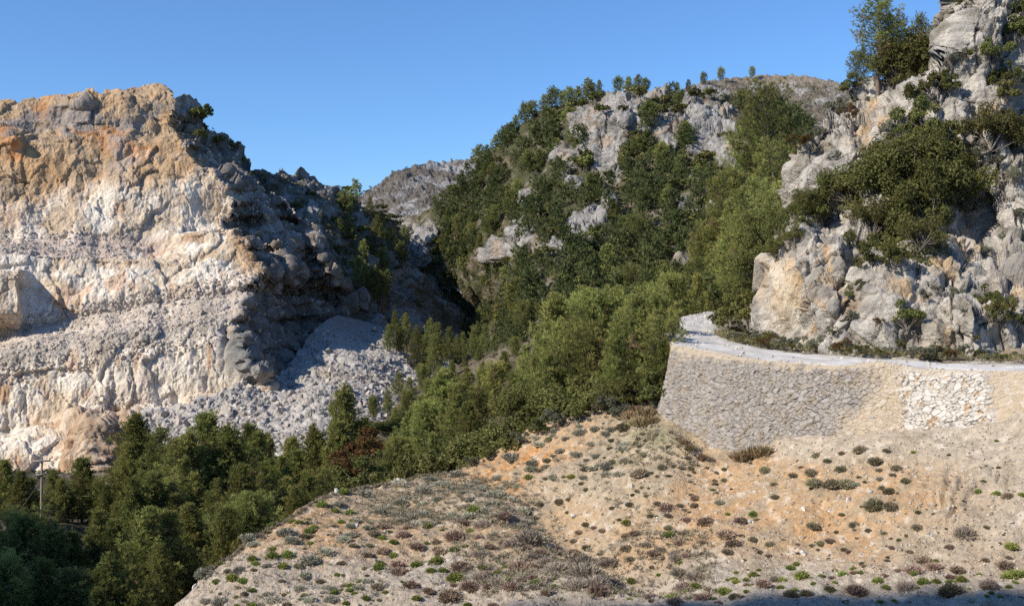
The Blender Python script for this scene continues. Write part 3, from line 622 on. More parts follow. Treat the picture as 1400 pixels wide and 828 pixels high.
G_OAK, G_OAKT, G_GREYG, G_LIME = np.array([.108, .116, .042]), np.array([.185, .178, .06]), np.array([.18, .18, .12]), np.array([.12, .15, .04])
def make_broad(seed, h=4.0, R=2.2, lobes=22, n=5200, leaf=.12, cols=(G_OAK, G_OAKT), trunk=.35, flat=.75, open_=.5, M=None, seed2=0):
    rng = np.random.default_rng(seed); tr = Pile(); cr = Pile()
    zc = h * (.5 + trunk * .25)
    d = unit(rng.normal(size=(lobes, 3))); d[:, 2] = np.abs(d[:, 2]) * 1.1 - .35; d = unit(d)
    c = d * np.array([R, R, h * .42]) * rng.uniform(.3, 1.12, (lobes, 1)) + np.array([0, 0, zc])
    r = rng.uniform(.14, .46, lobes) ** 1.0 * min(R, h * .5)
    tp = np.array([[0, 0, 0], [rng.normal(0, .06) * R, rng.normal(0, .06) * R, h * trunk * .5], [rng.normal(0, .1) * R, rng.normal(0, .1) * R, h * trunk]])
    V, Q = tube(tp, [h * .03, h * .024, h * .02], 6); tr.add(V, Q=Q, C=(.19, .165, .14))
    for i in range(lobes):
        m = (tp[2] + c[i]) / 2 + rng.normal(0, .1, 3) * R; V, Q = tube(np.array([tp[1] if i % 3 else tp[2], m, c[i]]), [h * .013, h * .008, h * .003], 4); tr.add(V, Q=Q, C=(.20, .175, .15))
    w = r ** 2 / (r ** 2).sum(); li = rng.choice(lobes, n, p=w)
    dd = unit(rng.normal(size=(n, 3)) + np.array([0, 0, .25])); rad = rng.uniform(.35, 1.0, n) ** .5 * (1 + .25 * np.sin(dd[:, 0] * 7 + li) * np.cos(dd[:, 2] * 6 + li * 2))
    pos = c[li] + dd * (r[li] * rad)[:, None] * np.array([1, 1, flat])
    keep = perlin(pos / (.32 * R) + seed * 3.7, 5) > -open_ * .55; pos, dd, li = pos[keep], dd[keep], li[keep]
    tone = rng.random(lobes)[li][:, None] * .7 + rng.random((len(pos), 1)) * .3
    V, Q, C = leaves(rng, pos, dd + np.array([0, 0, .3]), leaf, cols[0] * (1 - tone) + cols[1] * tone); cr.add(V, Q=Q, C=C)
    return tr.mesh('trunk', M_BARK), cr.mesh('crown', M or M_LEAF, False)

def make_cushion(seed, n=420, c0=(.25, .215, .135), c1=(.37, .315, .205), spike=.22, flat=.62, lump=.18, M=None, base=True, up=.25, width=.09):
    """a low dome of short twigs over a solid heart, 1 m across"""
    rng = np.random.default_rng(seed); p = Pile()
    d = unit(rng.normal(size=(n, 3))); d[:, 2] = np.abs(d[:, 2])
    def rr(d): return .40 * (1 + lump * perlin(d * 2.2 + seed * 5.1, 3) * 2)
    pos = d * rr(d)[:, None] * np.array([1, 1, flat])
    t = rng.random((n, 1)); col = np.array(c0) * (1 - t) + np.array(c1) * t
    V, Q, C = blades(rng, pos * .86, unit(d + np.array([0, 0, up])), np.full(n, spike), 2, width, .45, col); p.add(V, Q=Q, C=C)
    if base:
        a = np.linspace(0, 2 * np.pi, 12, endpoint=False); e = np.linspace(-.25, np.pi / 2, 5)
        dd = np.stack([np.cos(e)[:, None] * np.cos(a), np.cos(e)[:, None] * np.sin(a), np.sin(e)[:, None] * np.ones(12)], -1)
        V = dd * rr(dd.reshape(-1, 3)).reshape(5, 12, 1) * .9 * np.array([1, 1, flat])
        i = np.arange(4)[:, None] * 12; j = np.arange(12)[None]; kx = (j + 1) % 12
        p.add(V, Q=np.stack([i + j, i + kx, i + 12 + kx, i + 12 + j], -1).reshape(-1, 4), C=np.array(c0) * .8)
    return p.mesh('shrub', M or M_SHRUB, False)

def make_tuft(seed, n=160, c0=(.10, .135, .03), c1=(.17, .19, .05), height=.8, spread=.35, width=.05):
    rng = np.random.default_rng(seed); p = Pile()
    pos = np.stack([rng.normal(0, .2, n), rng.normal(0, .2, n), np.zeros(n)], -1)
    t = rng.random((n, 1)); V, Q, C = blades(rng, pos, unit(np.array([0, 0, 1]) + pos * 1.6), np.full(n, height), 1, width, spread, np.array(c0) * (1 - t) + np.array(c1) * t); p.add(V, Q=Q, C=C)
    return p.mesh('tuft', M_SHRUB, False)

def ico(sub):
    import bmesh
    bm = bmesh.new(); bmesh.ops.create_icosphere(bm, subdivisions=sub, radius=1.0)
    V = np.array([v.co[:] for v in bm.verts]); T = np.array([[v.index for v in f.verts] for f in bm.faces]); bm.free(); return V, T
ICO = {k: ico(k) for k in (1, 2, 3)}
def rock_shape(seed, sub=3, planes=13, sq=(1, .8, .65), rough=.05):
    rng = np.random.default_rng(seed); V, T = ICO[sub]; V = V.copy()
    for i in range(planes):
        n = unit(rng.normal(size=3)); d = rng.uniform(.45, .85); x = V @ n - d; V = V - np.maximum(0, x)[:, None] * n
    V = V * np.array(sq) * rng.uniform(.85, 1.15, 3)
    V = V * (1 + rough * perlin(V * 3 + seed, 1))[:, None]
    return V / np.abs(V).max(), T

def scatter(name, temps, pos, size, col, mat, rng, flatten=1.0, smooth=False, tilt=True, label=None, cat=None):
    """what nobody could count: many small pieces in one object"""
    p = Pile(); which = rng.integers(0, len(temps), len(pos))
    for k, (V, T) in enumerate(temps):
        m = which == k; n = m.sum()
        if not n: continue
        q = rng.normal(size=(n, 4)) if tilt else np.stack([rng.normal(size=n), np.zeros(n), np.zeros(n), rng.normal(size=n)], -1)
        q /= np.linalg.norm(q, axis=1, keepdims=True); w_, x, y, z = q.T
        R = np.stack([1 - 2 * (y * y + z * z), 2 * (x * y - z * w_), 2 * (x * z + y * w_), 2 * (x * y + z * w_), 1 - 2 * (x * x + z * z), 2 * (y * z - x * w_), 2 * (x * z - y * w_), 2 * (y * z + x * w_), 1 - 2 * (x * x + y * y)], -1).reshape(n, 3, 3)
        X = np.einsum('nij,vj->nvi', R, V) * np.asarray(size)[m][:, None, None] * np.array([1, 1, flatten]) + pos[m][:, None]
        Tn = (T[None] + np.arange(n)[:, None, None] * len(V)).reshape(-1, T.shape[1])
        c = np.repeat(col[m], len(V), 0)
        if T.shape[1] == 3: p.add(X, T=Tn, C=c)
        else: p.add(X, Q=Tn, C=c)
    o = link(name, p.mesh(name, mat, smooth)); tag(o, label, cat, kind='stuff'); return o

# --- prototypes (trunk mesh, crown mesh, height, half width)
PINES = {
    'bush': [(*make_pine(s, 7.5, 2.35, .02, 104, 13, .40, 'bush', 0, .62, 1.25, 9.5), 7.9, 2.5) for s in (11, 12, 13, 14)],
    'fresh': [(*make_pine(s, 8.0, 2.5, .05, 96, 13, .38, sh, .02, .55, 1.55, 9.5), 8.3, 2.7) for s, sh in ((15, 'bush'), (16, 'umbrella'), (17, 'bush'), (18, 'umbrella'))],
    'cone': [(*make_pine(s, 9.0, 2.1, .08, 90, 13, .36, 'cone', 0, .30, 1.25, 9.0), 9.3, 2.2) for s in (21, 22, 23)],
    'open': [(*make_pine(s, 9.0, 2.5, .16, 60, 13, .40, 'umbrella', .05, .35, 1.35, 8.5), 9.4, 2.7) for s in (31, 32, 33)],
    'tall': [(*make_pine(s, 18.0, 3.6, .22, 84, 12, .48, 'umbrella', .03, .22, 1.4, 7.0, .06), 18.6, 3.9) for s in (36, 37, 38)],
    'big': [(*make_pine(s, 15.0, 3.7, .06, 112, 12, .46, sh, .02, .5, t, 7.0, .06), 15.5, 3.9) for s, sh, t in ((46, 'bush', 1.35), (47, 'umbrella', 1.5), (48, 'bush', 1.5))],
    'far': [(*make_pine(s, 7.0, 2.0, .10, 46, 8, .58, sh, 0, .4, 1.4, 5.0, .13), 7.4, 2.1) for s, sh in ((41, 'cone'), (42, 'umbrella'), (43, 'bush'), (44, 'umbrella'), (45, 'cone'), (46, 'column'))],
}
OAKS = {
    'oak': [(*make_broad(s, 4.6, 2.5, 44, 9500, .095, (G_OAK, G_OAKT), .3, .8, .9), 4.6, 2.7) for s in (51, 52, 53)],
    'bush': [(*make_broad(s, 2.4, 1.5, 16, 3600, .085, (G_OAK * 1.1, G_OAKT), .12, .8, .5), 2.3, 1.6) for s in (61, 62)],
    'grey': [(*make_broad(s, 2.2, 1.4, 16, 2800, .075, (G_GREYG * .8, G_GREYG * 1.2), .12, .8, .45), 2.1, 1.5) for s in (71, 72)],
    'rust': [(*make_broad(s, 2.4, 1.5, 16, 2600, .085, (np.array([.13, .075, .035]), np.array([.16, .11, .04])), .12, .8, .35), 2.3, 1.6) for s in (81,)],
    'far': [(*make_broad(s, 3.4, 2.0, 14, 900, .24, (G_OAK * 1.1, G_OAKT * 1.1), .15, .8, .4), 3.3, 2.1) for s in (91, 92, 93)],
}
CUSH = {
    'olive': [make_cushion(s) for s in (101, 102, 103)],
    'brown': [make_cushion(s, 360, (0.284, 0.203, 0.149), (0.432, 0.317, 0.236), .26, .6, .25) for s in (111, 112, 113)],
    'green': [make_cushion(s, 300, (0.189, 0.230, 0.061), (0.311, 0.338, 0.101), .30, .75, .3, None, True, .6) for s in (121, 122, 123)],
    'grey': [make_cushion(s, 320, (0.338, 0.324, 0.243), (0.486, 0.459, 0.351), .26, .5, .3) for s in (131, 132)],
    'dark': [make_cushion(s, 360, (.16, .15, .085), (.25, .225, .13), .22, .6, .2) for s in (141, 142)],
    'twig': [make_cushion(s, 300, (.30, .24, .19), (.40, .33, .265), .42, .5, .3, None, False, .5, .045) for s in (151, 152)],
    'straw': [make_tuft(s, 200, (.25, .18, .10), (.36, .28, .16), .8, .3) for s in (161, 162)],
}
ROCKM = [mesh('rock', *(lambda r: (r[0], r[1]))(rock_shape(200 + s, 3, 14, (1, .8, .68))), np.full((len(ICO[3][0]), 3), 1.0), False, [M_BOULDER]) for s in range(9)]
# loose rock takes its tone per object
def rock_object_mat(name, a, b):
    m = M_BOULDER.copy(); m.name = name; nt = m.node_tree; N, L = nt.nodes, nt.links
    oi = N.new('ShaderNodeObjectInfo'); mx = N.new('ShaderNodeMix'); mx.data_type = 'RGBA'; mx.inputs[6].default_value = (*a, 1); mx.inputs[7].default_value = (*b, 1)
    L.new(oi.outputs['Random'], mx.inputs[0])
    v = [n for n in N if n.type == 'VECT_MATH'][0]
    for l in list(v.inputs[0].links): L.remove(l)
    L.new(mx.outputs[2], v.inputs[0]); return m
M_RK = rock_object_mat('pale_boulder', (.36, .32, .28), (.55, .48, .40))
M_RKW = rock_object_mat('white_stone', (.58, .55, .50), (.70, .67, .62))
ROCK_P = []; ROCK_W = []
for m in ROCKM:
    a = m.copy(); a.materials.clear(); a.materials.append(M_RK); ROCK_P.append(a)
    b = m.copy(); b.materials.clear(); b.materials.append(M_RKW); ROCK_W.append(b)
# ------------------------------------------------------------------ placing
THINGS = []                                   # (noun, description, px, py, object) for labels that single each one out
def pix(p): return CX + p[0] / p[1] * F, CY - p[2] / p[1] * F
LOCKED = {}
def note(noun, desc, o, p, cat, group, label=None):
    o['category'] = cat; o['group'] = group
    if label: o['label'] = label
    else: THINGS.append((noun, desc, *pix(p), o))
def plant(name, proto, p, h, rot=None, fat=1.0, lean=0.0, parts=('trunk', 'crown'), sink=.05):
    r = bpy.data.objects.new(name, None); COL.objects.link(r)
    r.location = (float(p[0]), float(p[1]), float(p[2]) - sink * h * .3)
    r.rotation_euler = (lean * random.uniform(-1, 1), lean * random.uniform(-1, 1), random.uniform(0, 6.28) if rot is None else rot)
    s = h / proto[2]; r.scale = (s * fat, s * fat, s)
    for nm, me in zip(parts, proto[:2]): link(nm, me, r)
    return r
PINE_DESC = {'bush': 'dense bushy pine', 'cone': 'conical pine', 'open': 'loose open-crowned pine', 'far': 'dark green pine', 'tall': 'very tall airy pine', 'fresh': 'fresh green bushy pine', 'big': 'big spreading pine'}
def pine(kind, p, h, group, fat=None, label=None, lean=.04, var=None):
    if h > 12.5 and kind in ('fresh', 'open', 'bush', 'cone'): kind = 'big'
    pr = random.choice(PINES[kind]) if var is None else PINES[kind][var]
    o = plant('pine_tree', pr, p, h, None, fat or random.uniform(.85, 1.15), lean)
    d = ('tall ' if h > 8.5 else 'low ' if h < 5 else '') + PINE_DESC[kind]
    note('pine', d, o, (p[0], p[1], p[2] + h * .5), 'tree', group, label); return o
OAK_DESC = {'oak': 'olive green oak tree', 'bush': 'olive green bush', 'grey': 'grey-green bush', 'rust': 'rusty brown bush', 'far': 'round evergreen bush'}
def oak(kind, p, h, group, fat=None, label=None, lean=.06, var=None):
    pr = random.choice(OAKS[kind]) if var is None else OAKS[kind][var]
    o = plant('oak_tree' if kind == 'oak' else 'roadside_shrub' if 'foot of the cliff' in group else 'grey_bush' if kind == 'grey' else 'cliff_bush' if 'cliff' in group else 'evergreen_bush', pr, p, h, None, fat or random.uniform(.85, 1.2), lean, ('trunk', 'crown') if kind == 'oak' else ('stem', 'foliage'), .2)
    note('oak' if kind == 'oak' else 'bush', OAK_DESC[kind], o, (p[0], p[1], p[2] + h * .5), 'tree' if kind == 'oak' else 'bush', group, label); return o
def by_top(sheet, px, ty, D):
    """where a plant whose tip shows at (px, ty) stands at depth D, and how tall it is"""
    g = sheet.at_depth(px, D); return g, float(-(ty - CY) / F * D - g[2])

# --- pines of the valley, front left
G1 = 'pines filling the valley below the quarry'
back = [(8, 625), (28, 640), (84, 652), (112, 622), (135, 650), (-10, 655), (48, 672), (70, 640), (120, 668), (148, 662), (170, 622), (190, 585), (238, 590), (262, 585), (275, 600), (325, 600), (355, 585), (402, 610), (440, 596), (463, 570), (40, 650), (62, 690), (100, 668), (18, 668), (202, 560), (226, 572), (250, 598), (287, 558), (312, 578), (340, 574), (368, 590), (398, 594), (428, 578), (474, 522), (500, 568), (452, 606), (520, 598), (180, 600), (160, 640), (300, 612), (268, 620), (415, 612), (385, 620), (487, 590), (218, 610), (350, 606)]
for px, ty in back:
    D = random.uniform(94, 116) if px > 160 else random.uniform(100, 118); g, h = by_top(valley, px, ty, D)
    if h > 11.5: D = 122; g, h = by_top(valley, px, ty, D)
    pine(random.choice(['bush', 'cone', 'bush']), g, h, G1, random.uniform(.95, 1.35))
mid = [(140, 698), (180, 650), (213, 640), (240, 652), (270, 642), (300, 648), (330, 630), (360, 640), (392, 650), (420, 640), (160, 680), (195, 672), (225, 660), (345, 655), (405, 662), (285, 665), (440, 634), (462, 630)]
for px, ty in mid:
    D = random.uniform(84, 92); g, h = by_top(valley, px, ty, D); pine(random.choice(['bush', 'bush', 'cone', 'fresh']), g, h, G1, random.uniform(.85, 1.2))
front = [(-8, 722), (14, 712), (42, 704), (70, 710), (100, 720), (130, 692), (160, 705), (200, 690), (232, 690), (268, 684), (310, 690), (343, 680), (60, 758), (150, 752), (222, 738), (100, 782), (10, 765), (185, 770), (30, 795), (130, 800), (255, 730), (290, 716), (-15, 780), (320, 700)]
for px, ty in front:
    D = random.uniform(70, 77) if ty < 735 else random.uniform(64, 68); g, h = by_top(valley, px, ty, D); pine('bush' if random.random() < .7 else 'fresh', g, max(h, 2.5), G1, random.uniform(.95, 1.25))
# --- pines and bushes on the slope between the mound and the road
G2 = 'pines on the slope below the road'
for px, ty, D, k in ((556, 560, 98, 'bush'), (580, 552, 96, 'bush'), (604, 500, 100, 'bush'), (622, 522, 94, 'bush'), (640, 545, 92, 'bush'), (590, 590, 90, 'bush'), (548, 600, 92, 'bush'), (655, 520, 98, 'cone'), (672, 500, 118, 'bush'), (700, 505, 110, 'bush'),
                     (762, 398, 102, 'open'), (790, 388, 104, 'open'), (820, 405, 100, 'bush'), (742, 440, 100, 'bush'), (850, 388, 108, 'open'), (872, 420, 98, 'open'), (893, 392, 118, 'bush'), (775, 450, 94, 'bush'), (808, 440, 92, 'bush'), (840, 450, 92, 'bush'), (868, 458, 90, 'bush'),
                     (912, 378, 135, 'bush'), (930, 372, 142, 'bush'), (897, 402, 88, 'open'), (904, 430, 90, 'bush'), (886, 415, 90, 'bush'), (955, 372, 150, 'bush'), (890, 450, 86, 'bush'), (750, 470, 92, 'bush'), (880, 380, 125, 'cone'), (735, 490, 108, 'bush'), (720, 470, 120, 'bush'), (640, 500, 135, 'bush'), (615, 505, 150, 'bush'), (575, 540, 120, 'bush'), (660, 490, 150, 'cone'), (690, 478, 150, 'bush'), (705, 462, 165, 'bush'), (545, 505, 172, 'cone'), (562, 512, 165, 'cone'), (580, 500, 178, 'bush'), (600, 498, 185, 'cone'), (618, 492, 188, 'bush'), (636, 486, 190, 'cone'), (655, 482, 190, 'bush'), (675, 476, 188, 'bush'), (530, 530, 150, 'cone'), (555, 535, 140, 'bush'), (590, 520, 150, 'bush'), (625, 515, 155, 'bush'), (660, 505, 150, 'bush'), (685, 495, 150, 'bush'), (510, 545, 150, 'bush'), (540, 560, 128, 'bush')):
    g, h = by_top(vslope, px, ty, D); pine('fresh' if k != 'cone' and random.random() < .8 else k, g, max(h, 3), G2, random.uniform(.9, 1.2))
G3 = 'evergreen bushes on the slope below the road'
for px, ty, D, k in ((690, 542, 90, 'oak'), (715, 520, 94, 'oak'), (740, 530, 90, 'oak'), (765, 520, 88, 'oak'), (665, 575, 88, 'oak'), (700, 570, 86, 'oak'), (800, 500, 88, 'oak'), (830, 505, 87, 'oak'), (860, 500, 86, 'oak'), (885, 500, 87, 'oak'), (512, 590, 98, 'rust'), (498, 602, 94, 'rust'), (530, 612, 92, 'oak'), (478, 618, 94, 'oak'), (505, 625, 88, 'bush'),
                     (735, 560, 84, 'bush'), (770, 545, 84, 'bush'), (845, 520, 84, 'bush'), (872, 530, 84, 'bush'), (640, 600, 86, 'bush'), (615, 612, 86, 'bush'), (895, 470, 96, 'oak'), (900, 440, 104, 'bush'), (560, 625, 86, 'bush'), (580, 632, 86, 'bush'), (455, 640, 92, 'bush'), (690, 600, 84, 'bush'), (893, 545, 80, 'bush'), (888, 515, 82, 'oak'), (540, 560, 120, 'oak'), (770, 480, 100, 'oak')):
    g, h = by_top(vslope, px, ty, D); oak(k, g, float(np.clip(h, 1.6, 6.5)), G3, random.uniform(.95, 1.25))
# --- the stand of conifers in the gorge
for px, ty, D, k in ((790, 548, 80, 'bush'), (815, 540, 80, 'bush'), (838, 535, 79, 'grey'), (858, 530, 79, 'bush'), (875, 528, 78, 'bush'), (760, 556, 81, 'grey'), (735, 572, 81, 'bush'), (712, 588, 81, 'grey'), (886, 540, 77, 'bush'), (668, 610, 82, 'bush'), (645, 622, 82, 'grey'), (845, 548, 78, 'grey')):
    g = spoil.at_depth(px, D); oak(k, g, float(np.clip(-(ty - CY) / F * D - g[2], .8, 2.6)), G3, random.uniform(1.0, 1.3))
for px, ty, D, k in ((878, 398, 80, 'fresh'), (897, 428, 77.5, 'open'), (862, 432, 80, 'fresh'), (905, 462, 76.3, 'bush'), (848, 440, 81, 'bush')):
    g = spoil.at_depth(px, D); pine(k, g, float(-(ty - CY) / F * D - g[2]), G2, .95)
for px, ty, D, k in ((888, 488, 77.5, 'oak'), (906, 505, 75.8, 'bush'), (872, 500, 79, 'oak'), (855, 510, 80, 'oak'), (896, 525, 76.5, 'bush'), (903, 540, 75.6, 'grey')):
    g = spoil.at_depth(px, D); oak(k, g, float(np.clip(-(ty - CY) / F * D - g[2], .8, 3.6)), G3, 1.05)
G4 = 'conifers standing at the top of the scree'
for px, ty, D in ((541, 420, 212), (556, 424, 208), (586, 430, 206), (600, 436, 210), (616, 442, 208), (634, 458, 206), (650, 472, 205), (530, 440, 216), (572, 440, 214), (625, 462, 202), (645, 490, 195), (664, 488, 192), (592, 452, 200), (548, 446, 204)):
    y = 505 if px > 560 else 482; g = vslope.at_depth(px, D) if px > 590 else scree.at(px, y); h = (-(ty - CY) / F * g[1]) - g[2]
    pine('cone', g, float(np.clip(h, 6, 12.5)), G4, random.uniform(.72, .92))
# --- trees of the rocky hill and the gully
G5 = 'trees on the shaded rocky hill'
for px, py, h, k in ((478, 300, 9, 'open'), (478, 285, 7, 'far'), (498, 312, 8, 'cone'), (515, 330, 8, 'cone'), (505, 345, 9, 'cone'), (470, 340, 7, 'far'), (530, 352, 8, 'cone'), (455, 330, 5, 'far'), (490, 370, 7, 'far'), (520, 380, 7, 'far'), (484, 408, 9, 'open'), (500, 415, 8, 'open'), (516, 420, 8, 'open'), (540, 375, 7, 'far'), (545, 345, 7, 'far'), (468, 292, 5, 'far'), (462, 400, 6, 'far'), (528, 405, 7, 'far')):
    pine(k, left_hill.at(px, py), h, G5)
G6 = 'bushes on the rocky hill and quarry shoulder'
for i in range(46):
    px = random.uniform(400, 570); py = random.uniform(265, 400)
    if px < 430 and py > 300: px += 90
    oak('far', left_hill.at(px, py), random.uniform(1.6, 3.4), G6)
for px, py, h in ((262, 178, 6.5), (275, 184, 4.5), (252, 162, 3), (300, 202, 3.5), (318, 214, 3), (332, 226, 2.5), (430, 400, 4), (412, 408, 4), (345, 244, 2.4), (268, 196, 3)):
    oak('far', quarry.at(px, py), h, G6)
# --- the wooded mountain
G7, G8 = 'pines on the wooded mountain', 'evergreen bushes on the wooded mountain'
def in_rock(px, py, f=.85): return any(((px - cx) / a) ** 2 + ((py - cy) / b) ** 2 < f * f for cx, cy, a, b, h in ROCKS)
spots = []
def try_spot(px, py, gap):
    for (x, y) in spots:
        if abs(x - px) < gap and abs(y - py) < gap * .6 and (x - px) ** 2 + ((y - py) * 1.6) ** 2 < gap * gap: return False
    spots.append((px, py)); return True
for px in range(655, 800, 11): spots.append((px, float(m_top(px)) + 6)); pine('far', mountain.at(px, float(m_top(px)) + 6), random.uniform(5, 8), G7)
for px, h in ((806, 5), (818, 4.5), (842, 5), (858, 5.5), (872, 4.5), (882, 4)): pine('far', mountain.at(px, float(m_top(px)) + 4), h, G7)
for px, h in ((926, 6), (941, 6), (962, 6), (986, 7), (1028, 6)): pine('far', far_dome.at(px, float(np.interp(px, far_dome.px, far_dome.top)) + 4), h * .95, 'small pines along the bare hilltop')
tries = 0; n_p = n_o = 0
while tries < 9000 and n_p < 84:
    tries += 1; px = random.uniform(560, 1040); py = random.uniform(float(m_top(px)) + 6, 485)
    if in_rock(px, py + 4) or (in_rock(px, py - 14, .8) and random.random() < .75) or (abs(px - 800) < 30 and abs(py - 256) < 14): continue
    if px < 610 and py > 330 + (px - 560): continue
    if not try_spot(px, py, 15 + 6 * sstep(250, 420, py)): continue
    pine(random.choice(['far', 'far', 'far', 'open', 'bush']) if py > 240 else 'far', mountain.at(px, py), random.uniform(4.5, 8.0), G7); n_p += 1
tries = 0
while tries < 9000 and n_o < 190:
    tries += 1; px = random.uniform(575, 1060); py = random.uniform(float(m_top(px)) + 8, 470)
    if in_rock(px, py + 2, .95) and random.random() > .04: continue
    if px < 610 and py > 330 + (px - 560): continue
    if not try_spot(px, py, 10): continue
    oak('far', mountain.at(px, py), random.uniform(2.2, 4.2), G8, random.uniform(.95, 1.35)); n_o += 1
for px, py, h in ((800, 235, 6), (870, 140, 5), (910, 140, 4), (905, 160, 4), (885, 165, 3.5), (935, 200, 4), (928, 160, 4), (828, 165, 3.5), (985, 190, 3.5), (950, 150, 3.5), (860, 195, 3)): oak('far', mountain.at(px, py), h, G8, 1.2)
# --- tall pines beside the road's far bend
G9 = 'tall roadside pines at the bend'
for px, ty, by, k in ((1042, 103, 330, 'tall'), (1020, 165, 350, 'tall'), (1064, 185, 330, 'tall'), (998, 225, 380, 'tall'), (1040, 235, 395, 'tall'), (985, 270, 400, 'bush'), (1012, 262, 425, 'bush'), (1030, 300, 438, 'bush'), (1058, 250, 400, 'open'), (968, 310, 420, 'bush'), (996, 318, 438, 'bush'), (1075, 215, 380, 'open'), (1015, 350, 446, 'bush'), (1090, 190, 330, 'open'), (1035, 352, 440, 'bush')):
    g = mountain.at(px, min(by, 414)); h = (CY - (g[2] / g[1]) * F - ty) / F * g[1]
    pine('fresh' if k == 'bush' else k, g, float(h), G9, (.85 if px == 1042 else 1.0))
for px, ty, D, k in ((1012, 398, 97, 'bush'), (1022, 375, 96, 'oak'), (1022, 405, 90, 'bush'), (1010, 438, 91, 'bush'), (1034, 330, 97, 'oak'), (1052, 285, 98, 'oak'), (1075, 258, 98, 'oak'), (1095, 262, 96, 'oak'), (1045, 315, 95, 'oak'), (1085, 285, 95, 'oak')):
    zg = -(462 - CY) / F * D if ty > 380 else -(ty + 70 - CY) / F * D
    oak(k, np.array([(px - CX) / F * D, D, zg]), float(-(ty - CY) / F * D - zg), 'bushes by the road bend', .95)
# --- trees and bushes on the cliff
G10 = 'trees and bushes growing on the cliff'
def cl(px, py, wpx, kind, label=None, hk=None, push=0.0):
    hk = hk or random.uniform(.85, 1.25)
    p = cliff.at(px, py).copy(); p[1] -= push; D = p[1]; wid = wpx * 1.22 * D / F
    pr = {'oak': 2.7, 'bush': 1.6, 'grey': 1.5, 'rust': 1.6}[kind]; hp = {'oak': 4.6, 'bush': 2.3, 'grey': 2.1, 'rust': 2.3}[kind]
    h = wid / pr * hp * hk; s = h / hp
    oak(kind, p - np.array([0, 0, h * .35]), h, G10, (wid / pr) / s * random.uniform(.85, 1.05), label, .4)
for a in ((1160, 262, 26, 'oak'), (1205, 240, 30, 'oak'), (1265, 260, 34, 'oak'), (1185, 320, 30, 'oak'), (1068, 322, 22, 'oak'), (1085, 300, 24, 'oak'), (1102, 285, 18, 'oak'), (1062, 350, 18, 'oak'), (1076, 335, 16, 'bush'), (1092, 315, 16, 'bush'), (1225, 365, 20, 'bush'), (1280, 225, 30, 'oak'), (1255, 320, 30, 'bush'), (1192, 285, 52, 'oak'), (1240, 255, 54, 'oak'), (1292, 268, 50, 'oak'), (1215, 330, 46, 'oak'), (1165, 300, 34, 'oak'), (1268, 300, 46, 'oak'), (1315, 240, 34, 'oak'), (1262, 215, 34, 'bush'), (1232, 205, 26, 'bush'), (1330, 290, 26, 'grey'), (1200, 370, 24, 'bush'), (1245, 345, 30, 'oak'), (1176, 345, 28, 'bush'),
          (1350, 190, 34, 'oak'), (1378, 200, 22, 'bush'), (1345, 225, 26, 'grey'), (1352, 88, 26, 'bush'), (1384, 110, 22, 'bush'), (1372, 130, 18, 'bush'), (1395, 18, 22, 'bush'), (1385, 45, 20, 'bush'), (1330, 12, 12, 'bush'), (1275, 130, 26, 'bush'), (1295, 125, 18, 'bush'), (1270, 165, 30, 'bush'), (1285, 185, 26, 'bush'), (1262, 185, 22, 'bush'),
          (1246, 92, 46, 'oak'), (1222, 80, 34, 'oak'), (1262, 70, 30, 'oak'), (1232, 125, 28, 'bush'), (1282, 52, 22, 'grey'), (1205, 62, 30, 'oak'), (1290, 82, 22, 'bush'), (1165, 118, 16, 'bush'), (1310, 90, 12, 'grey'), (1300, 30, 10, 'grey'),
          (1095, 290, 22, 'oak'), (1078, 300, 18, 'bush'), (1110, 300, 18, 'bush'), (1095, 185, 14, 'rust'), (1112, 178, 14, 'grey'), (1150, 150, 18, 'grey'), (1160, 165, 12, 'rust'), (1180, 140, 14, 'grey'), (1140, 215, 10, 'grey'), (1125, 250, 12, 'grey'), (1150, 262, 16, 'rust'), (1190, 215, 12, 'bush'), (1215, 180, 14, 'grey'), (1225, 235, 16, 'bush'),
          (1236, 438, 22, 'bush'), (1346, 406, 20, 'bush'), (1372, 418, 18, 'bush'), (1360, 445, 16, 'grey'), (1392, 440, 14, 'bush'), (1318, 430, 8, 'grey'), (1300, 398, 14, 'grey'), (1178, 412, 12, 'bush'), (1196, 400, 14, 'bush'), (1205, 445, 9, 'rust'), (1160, 440, 9, 'grey'), (1380, 330, 14, 'grey'), (1395, 335, 12, 'bush'), (1340, 345, 10, 'grey'), (1258, 405, 8, 'grey'), (1275, 395, 8, 'grey'), (1385, 255, 16, 'grey'), (1325, 460, 6, 'bush'), (1145, 455, 9, 'grey'), (1228, 470, 8, 'bush'), (1090, 330, 14, 'oak'), (1345, 270, 20, 'grey'), (1390, 300, 12, 'grey')):
    cl(*a, push=.9 if a[3] == 'oak' else .5)
for px, ty, by, fat, lab in ((1196, -14, 128, .95, 'tall ragged pine leaning out over the sky at the cliff top'), (1222, 0, 118, .75, 'dark upright pine at the cliff top, right beside the tall ragged one'), (1256, 12, 92, .45, 'thin young pine poking above the cliff top bushes near the rock tower'), (1172, 70, 122, 1.0, 'squat pine at the very edge of the cliff top'), (1268, 40, 92, .9, 'rounded pine close against the rock tower at the cliff top')):
    p = cliff.at(px, by); h = (by - ty) / F * p[1]
    pine('tall' if h > 6 else 'open', p, float(h), 'pines along the cliff top', fat * (1.25 if h > 6 else 1), lab, .1)
# bushes along the foot of the cliff
i = 0
for t in np.linspace(.14, .68, 84):
    k = int(t * (nr - 1)); q = ri[k]
    if q[1] > 83: continue
    p = q + np.array([random.uniform(-.6, .6), random.uniform(.3, 2.2), .05 + random.uniform(0, .25)])
    r = random.random(); kind = 'bush' if r < .25 else 'grey' if r < .9 else 'rust'
    oak(kind, p, random.uniform(.4, 1.05), 'bushes along the foot of the cliff', random.uniform(1.0, 1.6))

